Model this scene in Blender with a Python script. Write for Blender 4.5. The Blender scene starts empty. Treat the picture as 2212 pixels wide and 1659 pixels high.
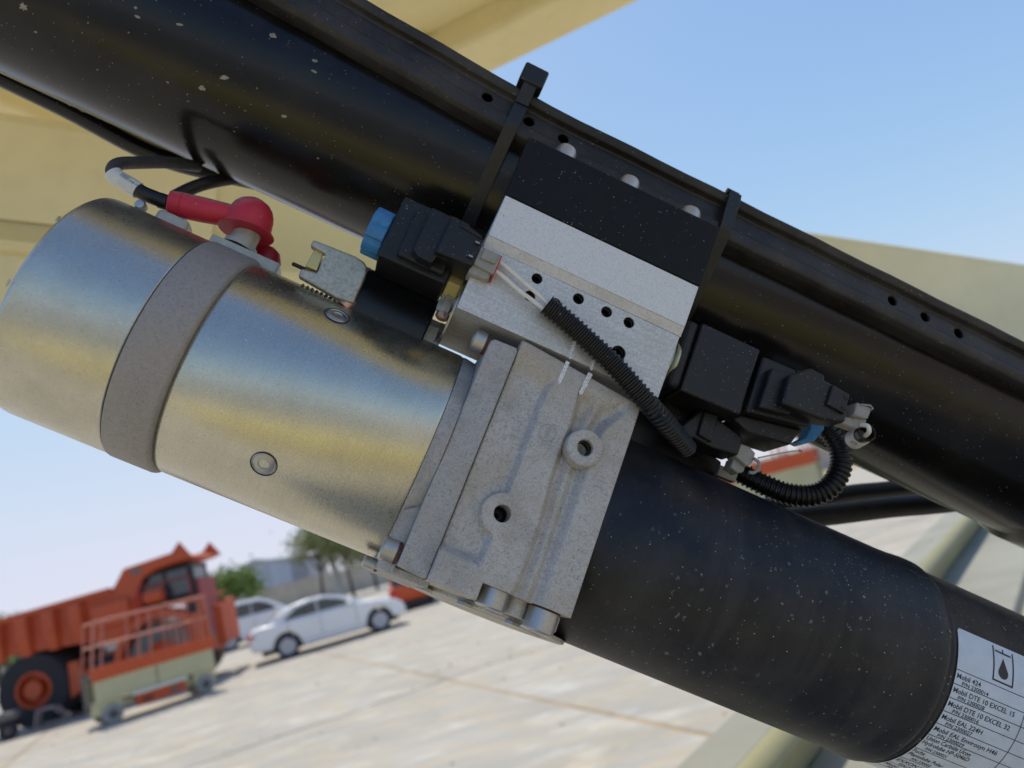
import bpy, bmesh, math, random
from math import sin, cos, pi, radians, sqrt, atan2
from mathutils import Vector, Matrix
random.seed(7)
S = bpy.context.scene
COL = S.collection

# ------------------------------------------------------------------ camera
FPX, CX, CY = 1640.0, 1106.0, 829.5
TH, RHO, HC = radians(10.8), radians(14.6), 1.68
R0 = Vector((1, 0, 0)); FW = Vector((0, cos(TH), sin(TH))); U0 = Vector((0, -sin(TH), cos(TH)))
RT = R0*cos(RHO) - U0*sin(RHO); UP = R0*sin(RHO) + U0*cos(RHO)
CAM = Vector((0, 0, HC))
cd = bpy.data.cameras.new('camera'); co = bpy.data.objects.new('camera', cd); COL.objects.link(co)
cd.sensor_width = 36; cd.lens = 36*FPX/2212; cd.clip_start = .02; cd.clip_end = 3000
co.matrix_world = Matrix(((RT.x, UP.x, -FW.x, CAM.x), (RT.y, UP.y, -FW.y, CAM.y), (RT.z, UP.z, -FW.z, CAM.z), (0, 0, 0, 1)))
cd.dof.use_dof = True; cd.dof.focus_distance = .43; cd.dof.aperture_fstop = 6.9
S.camera = co

# ------------------------------------------------------------------ sky, sun, exposure
SUN_AZ, SUN_EL = radians(-32), radians(62)        # azimuth from +Y towards +X
wd = bpy.data.worlds.new('World'); S.world = wd; wd.use_nodes = True
wn = wd.node_tree.nodes; wn.clear()
sky = wn.new('ShaderNodeTexSky'); sky.sky_type = 'NISHITA'; sky.sun_disc = False
sky.sun_elevation = SUN_EL; sky.sun_rotation = SUN_AZ; sky.air_density = 1.0; sky.dust_density = .6; sky.ozone_density = 1.3
bg = wn.new('ShaderNodeBackground'); bg.inputs[1].default_value = .108
wo = wn.new('ShaderNodeOutputWorld')
# hazy desert sky: the brightness towards the horizon levels off, channel by channel
def wvm(op, a, b):
    n = wn.new('ShaderNodeVectorMath'); n.operation = op
    for i, v in enumerate((a, b)):
        if isinstance(v, tuple): n.inputs[i].default_value = v
        elif v is not None: wd.node_tree.links.new(v, n.inputs[i])
    return n.outputs[0]
CAP = (3.6, 3.66, 4.35)
tinted = wvm('MULTIPLY', sky.outputs[0], (.82, .90, 1.09)); q_ = wvm('DIVIDE', tinted, CAP); q_ = wvm('MULTIPLY', q_, q_); q2_ = wvm('MULTIPLY', q_, q_); q2_ = wvm('ADD', q2_, (1, 1, 1))
sep = wn.new('ShaderNodeSeparateXYZ'); cmb = wn.new('ShaderNodeCombineXYZ'); wd.node_tree.links.new(q2_, sep.inputs[0])
for i in range(3):
    pw = wn.new('ShaderNodeMath'); pw.operation = 'POWER'; pw.inputs[1].default_value = .25
    wd.node_tree.links.new(sep.outputs[i], pw.inputs[0]); wd.node_tree.links.new(pw.outputs[0], cmb.inputs[i])
lv = wvm('DIVIDE', tinted, cmb.outputs[0])
wd.node_tree.links.new(lv, bg.inputs[0]); wd.node_tree.links.new(bg.outputs[0], wo.inputs[0])
sl = bpy.data.lights.new('sun', 'SUN'); sl.energy = 2.1; sl.angle = radians(.5); sl.color = (1, .93, .80)
so = bpy.data.objects.new('sun', sl); COL.objects.link(so); so.location = (0, 0, 30)
sd = Vector((sin(SUN_AZ)*cos(SUN_EL), cos(SUN_AZ)*cos(SUN_EL), sin(SUN_EL)))
so.rotation_euler = sd.to_track_quat('Z', 'Y').to_euler()
S.view_settings.view_transform = 'Standard'; S.view_settings.look = 'None'
S.view_settings.exposure = 0.96; S.view_settings.gamma = 1; S.view_settings.use_curve_mapping = False
S.render.engine = 'CYCLES'

# ------------------------------------------------------------------ frames
# the power unit's own frame: x along its axis (down to the right), y across it, z towards the viewer
O = CAM + FW*.42
ia, ti = radians(24), radians(7)
AX = RT*cos(ti)*cos(ia) - UP*cos(ti)*sin(ia) + FW*sin(ti)
AZ = Vector((AX.y, -AX.x, 0)).normalized(); AY = AZ.cross(AX)
MU = Matrix(((AX.x, AY.x, AZ.x, O.x), (AX.y, AY.y, AZ.y, O.y), (AX.z, AY.z, AZ.z, O.z), (0, 0, 0, 1)))
MI = MU.inverted()
CL = MI @ CAM
SURVEY = {'1': (0, 0, 1400/2212), '2': (1300, 0, 1400/2212), '3': (2600, 500, 1496/2212), '4': (0, 1000, 1400/2212), '5': (1300, 1000, 1400/2212),
     '6': (0, 2000, 1430/2212), '7': (1400, 2000, 1400/2167), '8': (2700, 2000, 1396/2160), 'A': (1100, 700, 800/1896), 'B': (2500, 1200, 1100/2028),
     'C': (1800, 1200, 900/2133), 'D': (1400, 1900, 1100/2212), 'E': (350, 550, 850/2212), 'G': (3550, 2450, 546/1456), 'H': (800, 2100, 900/2212),
     'I': (0, 2150, 950/1970), 'J': (0, 600, 700/2111), 'N': (2550, 1550, 750/2074), 'Q': (3100, 1600, 996/2065), 'S': (1550, 200, 700/1936),
     'T': (1850, 1150, 500/2074), 'V': (1400, 1000, 600/1991)}
def k(n, x, y):
    a, b, s = SURVEY[n]; return ((a + x*s)/1.85172, (b + y*s)/1.85172)
def ray(p): return RT*((p[0]-CX)/FPX) - UP*((p[1]-CY)/FPX) + FW
def at(p, z):                                   # measured point on the plane z of the power unit's frame
    d = MI.to_3x3() @ ray(p); t = (z - CL.z)/d.z; return CL + d*t
def aty(p, y):
    d = MI.to_3x3() @ ray(p); t = (y - CL.y)/d.y; return CL + d*t
def oncyl(p, y0, z0, r):                        # measured point on a cylinder along x: (x, angle)
    d = MI.to_3x3() @ ray(p); a = d.y**2 + d.z**2; wy, wz = CL.y-y0, CL.z-z0
    b = wy*d.y + wz*d.z; c = wy*wy + wz*wz - r*r; t = (-b - sqrt(max(b*b - a*c, 0)))/a
    q = CL + d*t; return q.x, atan2(q.y-y0, q.z-z0)
def ground(p, h=0.0):
    d = ray(p); return CAM + d*((h-HC)/d.z)

# ------------------------------------------------------------------ materials
class NT:
    def __init__(s, name):
        s.m = bpy.data.materials.new(name); s.m.use_nodes = True; s.t = s.m.node_tree; s.n = s.t.nodes
        s.n.clear(); s.out = s.n.new('ShaderNodeOutputMaterial'); s.b = s.n.new('ShaderNodeBsdfPrincipled')
        s.t.links.new(s.b.outputs[0], s.out.inputs[0]); s.tc = s.n.new('ShaderNodeTexCoord')
    def link(s, a, b): s.t.links.new(a, b)
    def noise(s, scale, detail=3, rough=.55, stretch=None, dist=0, seed=0):
        n = s.n.new('ShaderNodeTexNoise'); n.inputs['Scale'].default_value = scale; n.inputs['Detail'].default_value = detail
        n.inputs['Roughness'].default_value = rough; n.inputs['Distortion'].default_value = dist
        mp = s.n.new('ShaderNodeMapping'); mp.inputs['Scale'].default_value = stretch or (1, 1, 1); mp.inputs['Location'].default_value = (seed*1.7, seed*.9, seed*2.3)
        s.link(s.tc.outputs['Object'], mp.inputs[0]); s.link(mp.outputs[0], n.inputs['Vector']); return n.outputs['Fac']
    def ramp(s, f, a, b, ca=(0, 0, 0, 1), cb=(1, 1, 1, 1)):
        r = s.n.new('ShaderNodeMapRange'); r.inputs[1].default_value = a; r.inputs[2].default_value = b; r.clamp = True
        s.link(f, r.inputs[0]); return r.outputs[0]
    def mix(s, f, a, b):
        m = s.n.new('ShaderNodeMix'); m.data_type = 'RGBA'
        if isinstance(f, float): m.inputs[0].default_value = f
        else: s.link(f, m.inputs[0])
        for i, v in ((6, a), (7, b)):
            if isinstance(v, tuple): m.inputs[i].default_value = (*v[:3], 1)
            else: s.link(v, m.inputs[i])
        return m.outputs[2]
    def fmix(s, f, a, b):
        m = s.n.new('ShaderNodeMix'); m.data_type = 'FLOAT'
        s.link(f, m.inputs[0]) if not isinstance(f, float) else setattr(m.inputs[0], 'default_value', f)
        for i, v in ((2, a), (3, b)):
            if isinstance(v, (float, int)): m.inputs[i].default_value = v
            else: s.link(v, m.inputs[i])
        return m.outputs[0]
    def math(s, op, a, b=0.0):
        m = s.n.new('ShaderNodeMath'); m.operation = op
        for i, v in ((0, a), (1, b)):
            if isinstance(v, (float, int)): m.inputs[i].default_value = v
            else: s.link(v, m.inputs[i])
        return m.outputs[0]
    def specks(s, scale, size, density, seed=0, stretch=None, warp=0):
        v = s.n.new('ShaderNodeTexVoronoi'); v.inputs['Scale'].default_value = scale
        mp = s.n.new('ShaderNodeMapping'); mp.inputs['Location'].default_value = (seed*.37, seed*.61, seed*.13); mp.inputs['Scale'].default_value = stretch or (1, 1, 1)
        s.link(s.tc.outputs['Object'], mp.inputs[0])
        if warp:
            n = s.n.new('ShaderNodeTexNoise'); n.inputs['Scale'].default_value = scale*1.3; s.link(s.tc.outputs['Object'], n.inputs['Vector'])
            mm = s.n.new('ShaderNodeVectorMath'); mm.operation = 'SCALE'; mm.inputs['Scale'].default_value = warp/scale
            s.link(n.outputs['Color'], mm.inputs[0]); ad = s.n.new('ShaderNodeVectorMath'); s.link(mp.outputs[0], ad.inputs[0]); s.link(mm.outputs[0], ad.inputs[1]); s.link(ad.outputs[0], v.inputs['Vector'])
        else: s.link(mp.outputs[0], v.inputs['Vector'])
        sp = s.n.new('ShaderNodeSeparateColor'); s.link(v.outputs['Color'], sp.inputs[0])
        # size varies from cell to cell
        rad = s.math('MULTIPLY', sp.outputs[1], size)
        inside = s.math('LESS_THAN', v.outputs['Distance'], rad); pick = s.math('LESS_THAN', sp.outputs[0], density)
        return s.math('MULTIPLY', inside, pick)
    def bump(s, f, strength, dist):
        b = s.n.new('ShaderNodeBump'); b.inputs['Strength'].default_value = strength; b.inputs['Distance'].default_value = dist
        s.link(f, b.inputs['Height'])
        if getattr(s, 'lastb', None): s.link(s.lastb, b.inputs['Normal'])
        s.lastb = b.outputs[0]; s.link(s.lastb, s.b.inputs['Normal'])
    def set(s, color=None, rough=None, metal=None, spec=None, aniso=None, coat=None):
        for nm, v in (('Base Color', color), ('Roughness', rough), ('Metallic', metal), ('Specular IOR Level', spec), ('Anisotropic', aniso), ('Coat Weight', coat)):
            if v is None: continue
            if isinstance(v, tuple): s.b.inputs[nm].default_value = (*v[:3], 1)
            elif isinstance(v, (float, int)): s.b.inputs[nm].default_value = v
            else: s.link(v, s.b.inputs[nm])
        return s.m

def plain(name, c, rough=.5, metal=0., var=.12, scale=60, bump=.1, spec=.5):
    t = NT(name); n = t.noise(scale, 4)
    col = t.mix(t.ramp(n, .3, .7), tuple(x*(1-var) for x in c), tuple(min(1, x*(1+var)) for x in c))
    t.set(col, t.fmix(n, max(rough-.1, .02), min(rough+.12, 1)), metal, spec)
    if bump: t.bump(n, bump, .3/scale)
    return t.m

def zinc(name, brushed=(1, 1, 1), tint=(.60, .585, .50), rough=.27, dusty=.35, aniso=0.):
    t = NT(name)
    line = t.noise(900, 2, .6, brushed); big = t.noise(22, 4, .6); fine = t.noise(700, 3, .7, seed=3)
    c = t.mix(t.ramp(big, .35, .7), tint, tuple(x*.86 for x in tint)); c = t.mix(t.math('MULTIPLY', t.ramp(line, .2, .8), .5), c, tuple(min(1, x*1.12) for x in tint))
    pit = t.specks(800, .26, .30, 2); c = t.mix(t.math('MULTIPLY', pit, .45), c, (.10, .09, .07))
    wh = t.specks(420, .15, .3, 5); c = t.mix(wh, c, (.75, .72, .66))
    dust = t.ramp(t.noise(55, 5, .7, seed=1), .42, .75); df = t.math('MULTIPLY', dust, dusty)
    c = t.mix(df, c, (.34, .31, .26))
    scr = t.specks(90, .05, .3, 9, (.10, 1, 1), .5); c = t.mix(scr, c, (.06, .055, .05))
    m = t.fmix(df, .96, .35); m2 = t.math('MULTIPLY', m, t.math('SUBTRACT', 1.0, wh))
    t.set(c, t.fmix(t.ramp(fine, .3, .7), rough, rough+.13), m2)
    t.bump(line, .07, .0006); t.bump(fine, .08, .0008)
    if aniso:
        tg = t.n.new('ShaderNodeTangent'); tg.direction_type = 'RADIAL'; tg.axis = 'X'; t.link(tg.outputs[0], t.b.inputs['Tangent']); t.b.inputs['Anisotropic'].default_value = aniso; t.b.inputs['Anisotropic Rotation'].default_value = .25
    return t.m

def cast(name, tint=(.40, .385, .36), dark=(.15, .145, .14), grain=1000, metal=.35, rough=.62, stain=.5, cover=.55):
    t = NT(name)
    g = t.noise(grain, 4, .75); g2 = t.noise(grain*.35, 4, .7, seed=2); big = t.noise(26, 4, .55, seed=5)
    c = t.mix(t.ramp(g, .34, .60), dark, tint); c = t.mix(t.ramp(g2, .3, .75), c, tint)
    c = t.mix(t.math('MULTIPLY', t.ramp(big, .5, .72), stain), c, (.40, .32, .22))
    big2 = t.noise(30, 5, .6, seed=9); c = t.mix(t.math('MULTIPLY', t.ramp(big2, .52, .78), cover), c, dark)
    sp = t.specks(520, .17, .35, 4, None, .6); c = t.mix(t.math('MULTIPLY', sp, .7), c, (.05, .05, .05))
    t.set(c, t.fmix(g, rough-.08, rough+.15), metal)
    t.bump(g, .5, .0005); t.bump(g2, .22, .0012)
    return t.m

def machined(name):
    t = NT(name); g = t.noise(900, 4, .7); ln = t.noise(420, 3, .6, (.06, 1.6, 1)); big = t.noise(28, 4, .6, seed=4)
    c = t.mix(t.ramp(g, .36, .64), (.50, .485, .46), (.76, .74, .70)); c = t.mix(t.math('MULTIPLY', t.ramp(ln, .35, .7), .45), c, (.44, .42, .38))
    c = t.mix(t.math('MULTIPLY', t.ramp(big, .52, .75), .35), c, (.42, .35, .25))
    sp = t.specks(420, .08, .2, 4); c = t.mix(sp, c, (.05, .05, .05))
    t.set(c, t.fmix(g, .42, .6), .55); t.bump(g, .3, .0004); t.bump(ln, .2, .0004); return t.m

def black(name, c=(.012, .012, .013), rough=.3, specks=.18, sscale=260, streak=0., blob=0., spec=.5, dust=.12):
    t = NT(name); n = t.noise(240, 3, .6); big = t.noise(18, 5, .65, seed=3)
    col = t.mix(t.ramp(n, .3, .7), c, tuple(x*1.5 for x in c))
    df = t.math('MULTIPLY', t.ramp(big, .45, .8), dust); col = t.mix(df, col, (.17, .15, .125))
    dirt = None
    if streak:
        st = t.noise(46, 3, .6, (1.6, .16, .16), .4, 6); col = t.mix(t.math('MULTIPLY', t.ramp(st, .5, .68), streak), col, (.034, .034, .036))
    if specks:
        sp = t.specks(sscale*1.5, .17, specks, 1); col = t.mix(sp, col, (.42, .395, .35)); dirt = sp
        sp2 = t.specks(sscale*.5, .10, specks*.5, 8, None, .5); col = t.mix(t.math('MULTIPLY', sp2, .6), col, (.42, .38, .32))
    if blob:
        gate = t.ramp(t.noise(11, 3, .6, seed=12), .45, .65)
        bl = t.specks(260, .30, .5, 14, (1, .6, 1), 1.3); col = t.mix(t.math('MULTIPLY', t.math('MULTIPLY', bl, gate), blob), col, (.30, .30, .31))
    t.set(col, t.fmix(df, rough, min(1., rough+.35)), 0., spec); t.bump(n, .06, .0006)
    return t.m

def paint(name, c, rough=.42, dirt=.25, scale=5., spots=.2, chalk=.0):
    t = NT(name); n = t.noise(scale, 5, .6); n2 = t.noise(scale*9, 4, .6, seed=3)
    col = t.mix(t.ramp(n, .3, .7), tuple(x*.86 for x in c), c)
    col = t.mix(t.math('MULTIPLY', t.ramp(n2, .5, .8), dirt), col, (.30, .26, .18))
    if spots: col = t.mix(t.math('MULTIPLY', t.specks(scale*2.6, .16, spots, 5, None, .6), .75), col, (.07, .06, .045))
    if chalk: col = t.mix(t.math('MULTIPLY', t.ramp(t.noise(scale*.5, 2, .4, seed=8), .45, .6), chalk), col, tuple(min(1, x*1.5+.05) for x in c))
    t.set(col, t.fmix(n2, rough-.06, rough+.18), 0.); t.bump(n2, .05, .02/scale); return t.m

def red_rubber():
    t = NT('red_rubber'); n = t.noise(300, 4, .65); big = t.noise(70, 4, .6, seed=2)
    gm = t.n.new('ShaderNodeNewGeometry'); sx = t.n.new('ShaderNodeSeparateXYZ'); t.link(gm.outputs['Normal'], sx.inputs[0])
    top = t.math('MULTIPLY', t.ramp(sx.outputs[2], .25, .8), t.ramp(n, .34, .52))
    col = t.mix(t.ramp(big, .3, .7), (.52, .022, .045), (.62, .035, .06)); col = t.mix(t.math('MULTIPLY', top, .8), col, (.36, .26, .22))
    sp = t.specks(420, .20, .3, 3); col = t.mix(t.math('MULTIPLY', sp, .7), col, (.62, .36, .34))
    dk = t.specks(120, .2, .18, 6, None, .9); col = t.mix(t.math('MULTIPLY', dk, .7), col, (.14, .03, .03))
    t.set(col, t.fmix(n, .42, .6), 0., .4); t.bump(n, .08, .0006); return t.m

M = {}
M['zinc'] = zinc('zinc_plated_steel', (1, .02, .02), (.57, .55, .455), .23, .20, .3)
M['zinc_cap'] = zinc('zinc_end_cap', (.5, .5, .5), (.57, .55, .46), .25, .30)
M['bolt'] = zinc('zinc_bolt', (1, 1, 1), (.46, .46, .45), .33, .5)
M['band'] = cast('clamp_band_paint', (.37, .34, .32), (.20, .185, .185), 900, .25, .55, .35, .2)
M['cast'] = cast('cast_aluminium', (.56, .535, .50), (.17, .165, .16), 850, .2, .56, .7, .45)
M['cast_dark'] = cast('cast_aluminium_dusty', (.47, .46, .45), (.16, .16, .165), 900, .2, .64, .3, .6)
M['mach'] = machined('machined_aluminium')
M['mach_plain'] = cast('blasted_aluminium', (.80, .78, .74), (.50, .485, .46), 1100, .45, .5, .0, .0)
M['tan_band'] = cast('tan_machined_step', (.70, .65, .57), (.46, .42, .36), 900, .3, .55, .5, .0)
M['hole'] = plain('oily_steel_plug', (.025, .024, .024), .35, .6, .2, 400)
M['ringlip'] = plain('worn_edge_metal', (.35, .34, .32), .4, .8, .2, 400)
M['tube'] = black('black_cylinder_paint', (.004, .0035, .0032), .20, .2, 420, 0, 0, .36, .08)
M['channel'] = black('black_channel_plastic', (.016, .0135, .012), .36, .30, 420, 0, 0, .35, .28)
M['tie'] = black('black_nylon', (.008, .0085, .011), .4, .25, 480, 0, 0, .45, .12)
M['plate'] = black('black_bracket_paint', (.0035, .0035, .0035), .5, .34, 420, 0, 0, .25, .02)
M['coil'] = black('black_coil_plastic', (.007, .0072, .008), .42, .42, 480, 0, 0, .4, .05)
M['conduit'] = black('black_corrugated_plastic', (.004, .004, .0042), .36, .06, 500, 0, 0, .45, .04)
M['tank'] = black('black_tank_paint', (.0060, .0070, .0105), .46, .26, 300, .5, .35, .40, .25)
M['hose'] = black('black_rubber_hose', (.010, .010, .010), .55, 0, 200, 0, 0, .4, .2)
M['cable'] = black('dusty_cable_rubber', (.035, .034, .036), .5, .1, 500, 0, 0, .4, .4)
M['red'] = red_rubber()
M['dred'] = plain('dark_red_rubber', (.33, .01, .025), .45, 0., .15, 200)
M['blue'] = plain('blue_plastic', (.035, .19, .42), .42, 0., .15, 260, .1)
M['grey_plug'] = plain('grey_connector_plastic', (.30, .285, .25), .5, 0., .10, 300, .1)
M['wire'] = plain('off_white_wire', (.74, .69, .60), .4, 0., .06, 300, .05)
M['redseal'] = plain('red_seal', (.5, .03, .03), .5, 0.)
M['sleeve'] = plain('white_cable_sleeve', (.62, .62, .58), .45, 0., .08, 300, .05)
M['ink'] = plain('black_ink', (.02, .02, .024), .5, 0., .1, 300, 0)
M['violet'] = plain('violet_line_ink', (.07, .03, .08), .5, 0., .1, 300, 0)
M['decal'] = (lambda t: t.set(t.mix(t.specks(260, .16, .16, 3, None, .8), t.mix(t.ramp(t.noise(60, 5, .65), .45, .8), (.60, .66, .74), (.50, .54, .58)), (.25, .25, .25)), .38, 0.))(NT('white_decal_vinyl'))
M['yzinc'] = zinc('yellow_passivated_steel', (1, 1, 1), (.62, .50, .20), .38, .3)
M['gzinc'] = zinc('green_passivated_steel', (1, 1, 1), (.46, .50, .36), .32, .3)
M['copper'] = plain('copper_fitting', (.62, .36, .27), .35, .8, .15, 300)
M['rust'] = plain('rusty_washer', (.12, .05, .03), .7, .3, .4, 400, .3)
M['galv'] = cast('galvanised_bracket', (.52, .50, .42), (.22, .21, .17), 420, .6, .42, .3, .25)
M['clear'] = plain('cloudy_insulator', (.42, .42, .36), .35, 0., .12, 200)
M['grime'] = plain('oily_grime', (.05, .045, .04), .7, 0., .4, 500, .3)
M['mud'] = plain('dried_mud', (.30, .255, .21), .9, 0., .3, 500, .4)
M['pinhead'] = zinc('dusty_pin_end', (1, 1, 1), (.58, .55, .52), .38, .55)
M['chalk'] = (lambda t: (t.set(t.mix(t.ramp(t.noise(1500, 3, .8), .42, .5), (.36, .35, .34), (.86, .86, .85)), .85, 0.)))(NT('white_paint_pen'))
M['cream'] = paint('cream_machine_paint', (.90, .78, .44), .42, .12, 3.0, .22, .35)
M['cream2'] = paint('cream_beam_paint', (.66, .55, .22), .45, .12, 3.0, .14, .2)
M['base'] = paint('pale_chassis_paint', (.27, .265, .215), .75, .25, 4.0, .2, .2)

# ------------------------------------------------------------------ geometry helpers: each returns (verts, faces)
def box(x0, x1, y0, y1, z0, z1):
    v = [(x, y, z) for x in (x0, x1) for y in (y0, y1) for z in (z0, z1)]
    return v, [(0, 1, 3, 2), (4, 6, 7, 5), (0, 4, 5, 1), (2, 3, 7, 6), (0, 2, 6, 4), (1, 5, 7, 3)]
def prism(poly, lo, hi, ax='z', poly2=None):
    f = {'z': lambda a, b, c: (a, b, c), 'y': lambda a, b, c: (a, c, b), 'x': lambda a, b, c: (c, a, b)}[ax]
    n = len(poly); p2 = poly2 or poly
    v = [f(a, b, lo) for a, b in poly] + [f(a, b, hi) for a, b in p2]
    return v, [tuple(range(n)), tuple(range(n, 2*n))] + [(i, (i+1) % n, n+(i+1) % n, n+i) for i in range(n)]
def basis(d):
    d = Vector(d).normalized(); u = d.orthogonal().normalized(); return d, u, d.cross(u)
def lathe(o, d, prof, n=40, phase=0., ref=None):
    d, u, w = basis(d); o = Vector(o)
    if ref: u = (Vector(ref) - d*Vector(ref).dot(d)).normalized(); w = d.cross(u)
    v = []; f = []; rings = []
    for t, r in prof:
        if r <= 1e-9: v.append(tuple(o+d*t)); rings.append([len(v)-1])
        else:
            rings.append(list(range(len(v), len(v)+n)))
            for i in range(n):
                a = 2*pi*i/n + phase; v.append(tuple(o + d*t + (u*cos(a)+w*sin(a))*r))
    for A, B in zip(rings, rings[1:]):
        for i in range(n):
            j = (i+1) % n
            if len(A) == 1 and len(B) == 1: continue
            if len(A) == 1: f.append((A[0], B[j], B[i]))
            elif len(B) == 1: f.append((A[i], A[j], B[0]))
            else: f.append((A[i], A[j], B[j], B[i]))
    return v, f
def spline(pts, n=8):
    P = [Vector(p) for p in pts]; P = [P[0]*2-P[1]] + P + [P[-1]*2-P[-2]]; out = []
    for i in range(1, len(P)-2):
        a, b, c, d = P[i-1:i+3]
        for j in range(n):
            t = j/n; out.append(.5*((2*b) + (c-a)*t + (2*a-5*b+4*c-d)*t*t + (3*b-a-3*c+d)*t**3))
    out.append(P[-2]); return out
def resample(pts, step):
    out = [pts[0].copy()]; acc = 0.
    for a, b in zip(pts, pts[1:]):
        L = (b-a).length; s = step-acc
        while s <= L: out.append(a.lerp(b, s/L)); s += step
        acc = (acc + L) % step if s > L else 0; acc = L-(s-step)
    return out
def sweep(pts, r, n=12, cap=True):
    P = [Vector(p) for p in pts]; v = []; f = []; u = None
    for i, p in enumerate(P):
        d = (P[min(i+1, len(P)-1)] - P[max(i-1, 0)]).normalized()
        if u is None: u = d.orthogonal().normalized()
        u = (u - d*u.dot(d)).normalized(); w = d.cross(u); rr = r(i) if callable(r) else r
        v += [tuple(p + (u*cos(2*pi*j/n) + w*sin(2*pi*j/n))*rr) for j in range(n)]
    for i in range(len(P)-1):
        for j in range(n): f.append((i*n+j, i*n+(j+1) % n, (i+1)*n+(j+1) % n, (i+1)*n+j))
    if cap: f.append(tuple(range(n))[::-1]); f.append(tuple((len(P)-1)*n+j for j in range(n)))
    return v, f
def ribbon(pts, ndir, w, th):                    # flat strap: centre line points, outward normals, width along x
    v = []; f = []
    for p, nn in zip(pts, ndir):
        p = Vector(p); nn = Vector(nn).normalized(); x = Vector((w/2, 0, 0))
        v += [tuple(p-x), tuple(p+x), tuple(p+x+nn*th), tuple(p-x+nn*th)]
    for i in range(len(pts)-1):
        for j in range(4): f.append((i*4+j, i*4+(j+1) % 4, i*4+4+(j+1) % 4, i*4+4+j))
    f += [(0, 1, 2, 3), tuple(len(pts)*4-4+j for j in (3, 2, 1, 0))]
    return v, f

BASE = {}
def thing(name, label, cat, mat=None, base=(0, 0, 0), group=None):
    o = bpy.data.objects.new(name, None); COL.objects.link(o); o.empty_display_size = .02
    o.matrix_world = (MU if mat is None else mat) @ Matrix.Translation(base)
    o['label'] = label; o['category'] = cat
    if group: o['group'] = group
    BASE[o.name] = Vector(base); return o
def part(name, geo, mat, parent=None, bevel=0, seg=2, smooth=32, label=None, stuff=False, mat4=None, base=None):
    if isinstance(geo, tuple): geo = [geo]
    b = BASE[parent.name] if parent is not None else Vector(base or (0, 0, 0))
    me = bpy.data.meshes.new(name); V = []; Fc = []
    for v, f in geo:
        o = len(V); V += [(x-b.x, y-b.y, z-b.z) for x, y, z in v]; Fc += [tuple(i+o for i in q) for q in f]
    me.from_pydata(V, [], Fc)
    bm = bmesh.new(); bm.from_mesh(me); bmesh.ops.recalc_face_normals(bm, faces=bm.faces); bm.to_mesh(me); bm.free()
    me.polygons.foreach_set('use_smooth', [True]*len(me.polygons)); me.set_sharp_from_angle(angle=radians(smooth))
    me.materials.append(M[mat] if isinstance(mat, str) else mat)
    o = bpy.data.objects.new(name, me); COL.objects.link(o)
    if parent is not None: o.parent = parent
    else: o.matrix_world = (MU if mat4 is None else mat4) @ Matrix.Translation(b)
    if bevel:
        m = o.modifiers.new('bevel', 'BEVEL'); m.width = bevel; m.segments = seg; m.limit_method = 'ANGLE'; m.angle_limit = radians(40)
    BASE[o.name] = b
    if label: o['label'] = label
    if stuff: o['kind'] = 'stuff'
    return o
def tag(o, label, cat, group=None):
    o['label'] = label; o['category'] = cat
    if group: o['group'] = group
    return o
def carve(o, cutters):                           # cut real holes and bake the result
    mods = []
    for c in cutters:
        me = bpy.data.meshes.new('cut'); b = BASE[o.name]
        me.from_pydata([(x-b.x, y-b.y, z-b.z) for x, y, z in c[0]], [], c[1])
        bm = bmesh.new(); bm.from_mesh(me); bmesh.ops.recalc_face_normals(bm, faces=bm.faces); bm.to_mesh(me); bm.free()
        q = bpy.data.objects.new('cut', me); COL.objects.link(q); q.parent = o.parent
        if o.parent is None: q.matrix_world = o.matrix_world
        mods.append(q)
    for i, q in enumerate(mods):
        m = o.modifiers.new('b%d' % i, 'BOOLEAN'); m.object = q; m.operation = 'DIFFERENCE'; m.solver = 'EXACT'
    dg = bpy.context.evaluated_depsgraph_get(); dg.update()
    me = bpy.data.meshes.new_from_object(o.evaluated_get(dg)); o.modifiers.clear(); o.data = me
    me.polygons.foreach_set('use_smooth', [True]*len(me.polygons)); me.set_sharp_from_angle(angle=radians(32))
    for q in mods: bpy.data.objects.remove(q)
def copy_tree(o, parent=None):
    c = o.copy(); COL.objects.link(c)
    if parent is not None: c.parent = parent
    BASE[c.name] = BASE[o.name]
    for ch in list(o.children):
        if ch.name != c.name: copy_tree(ch, c)
    return c

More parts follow.
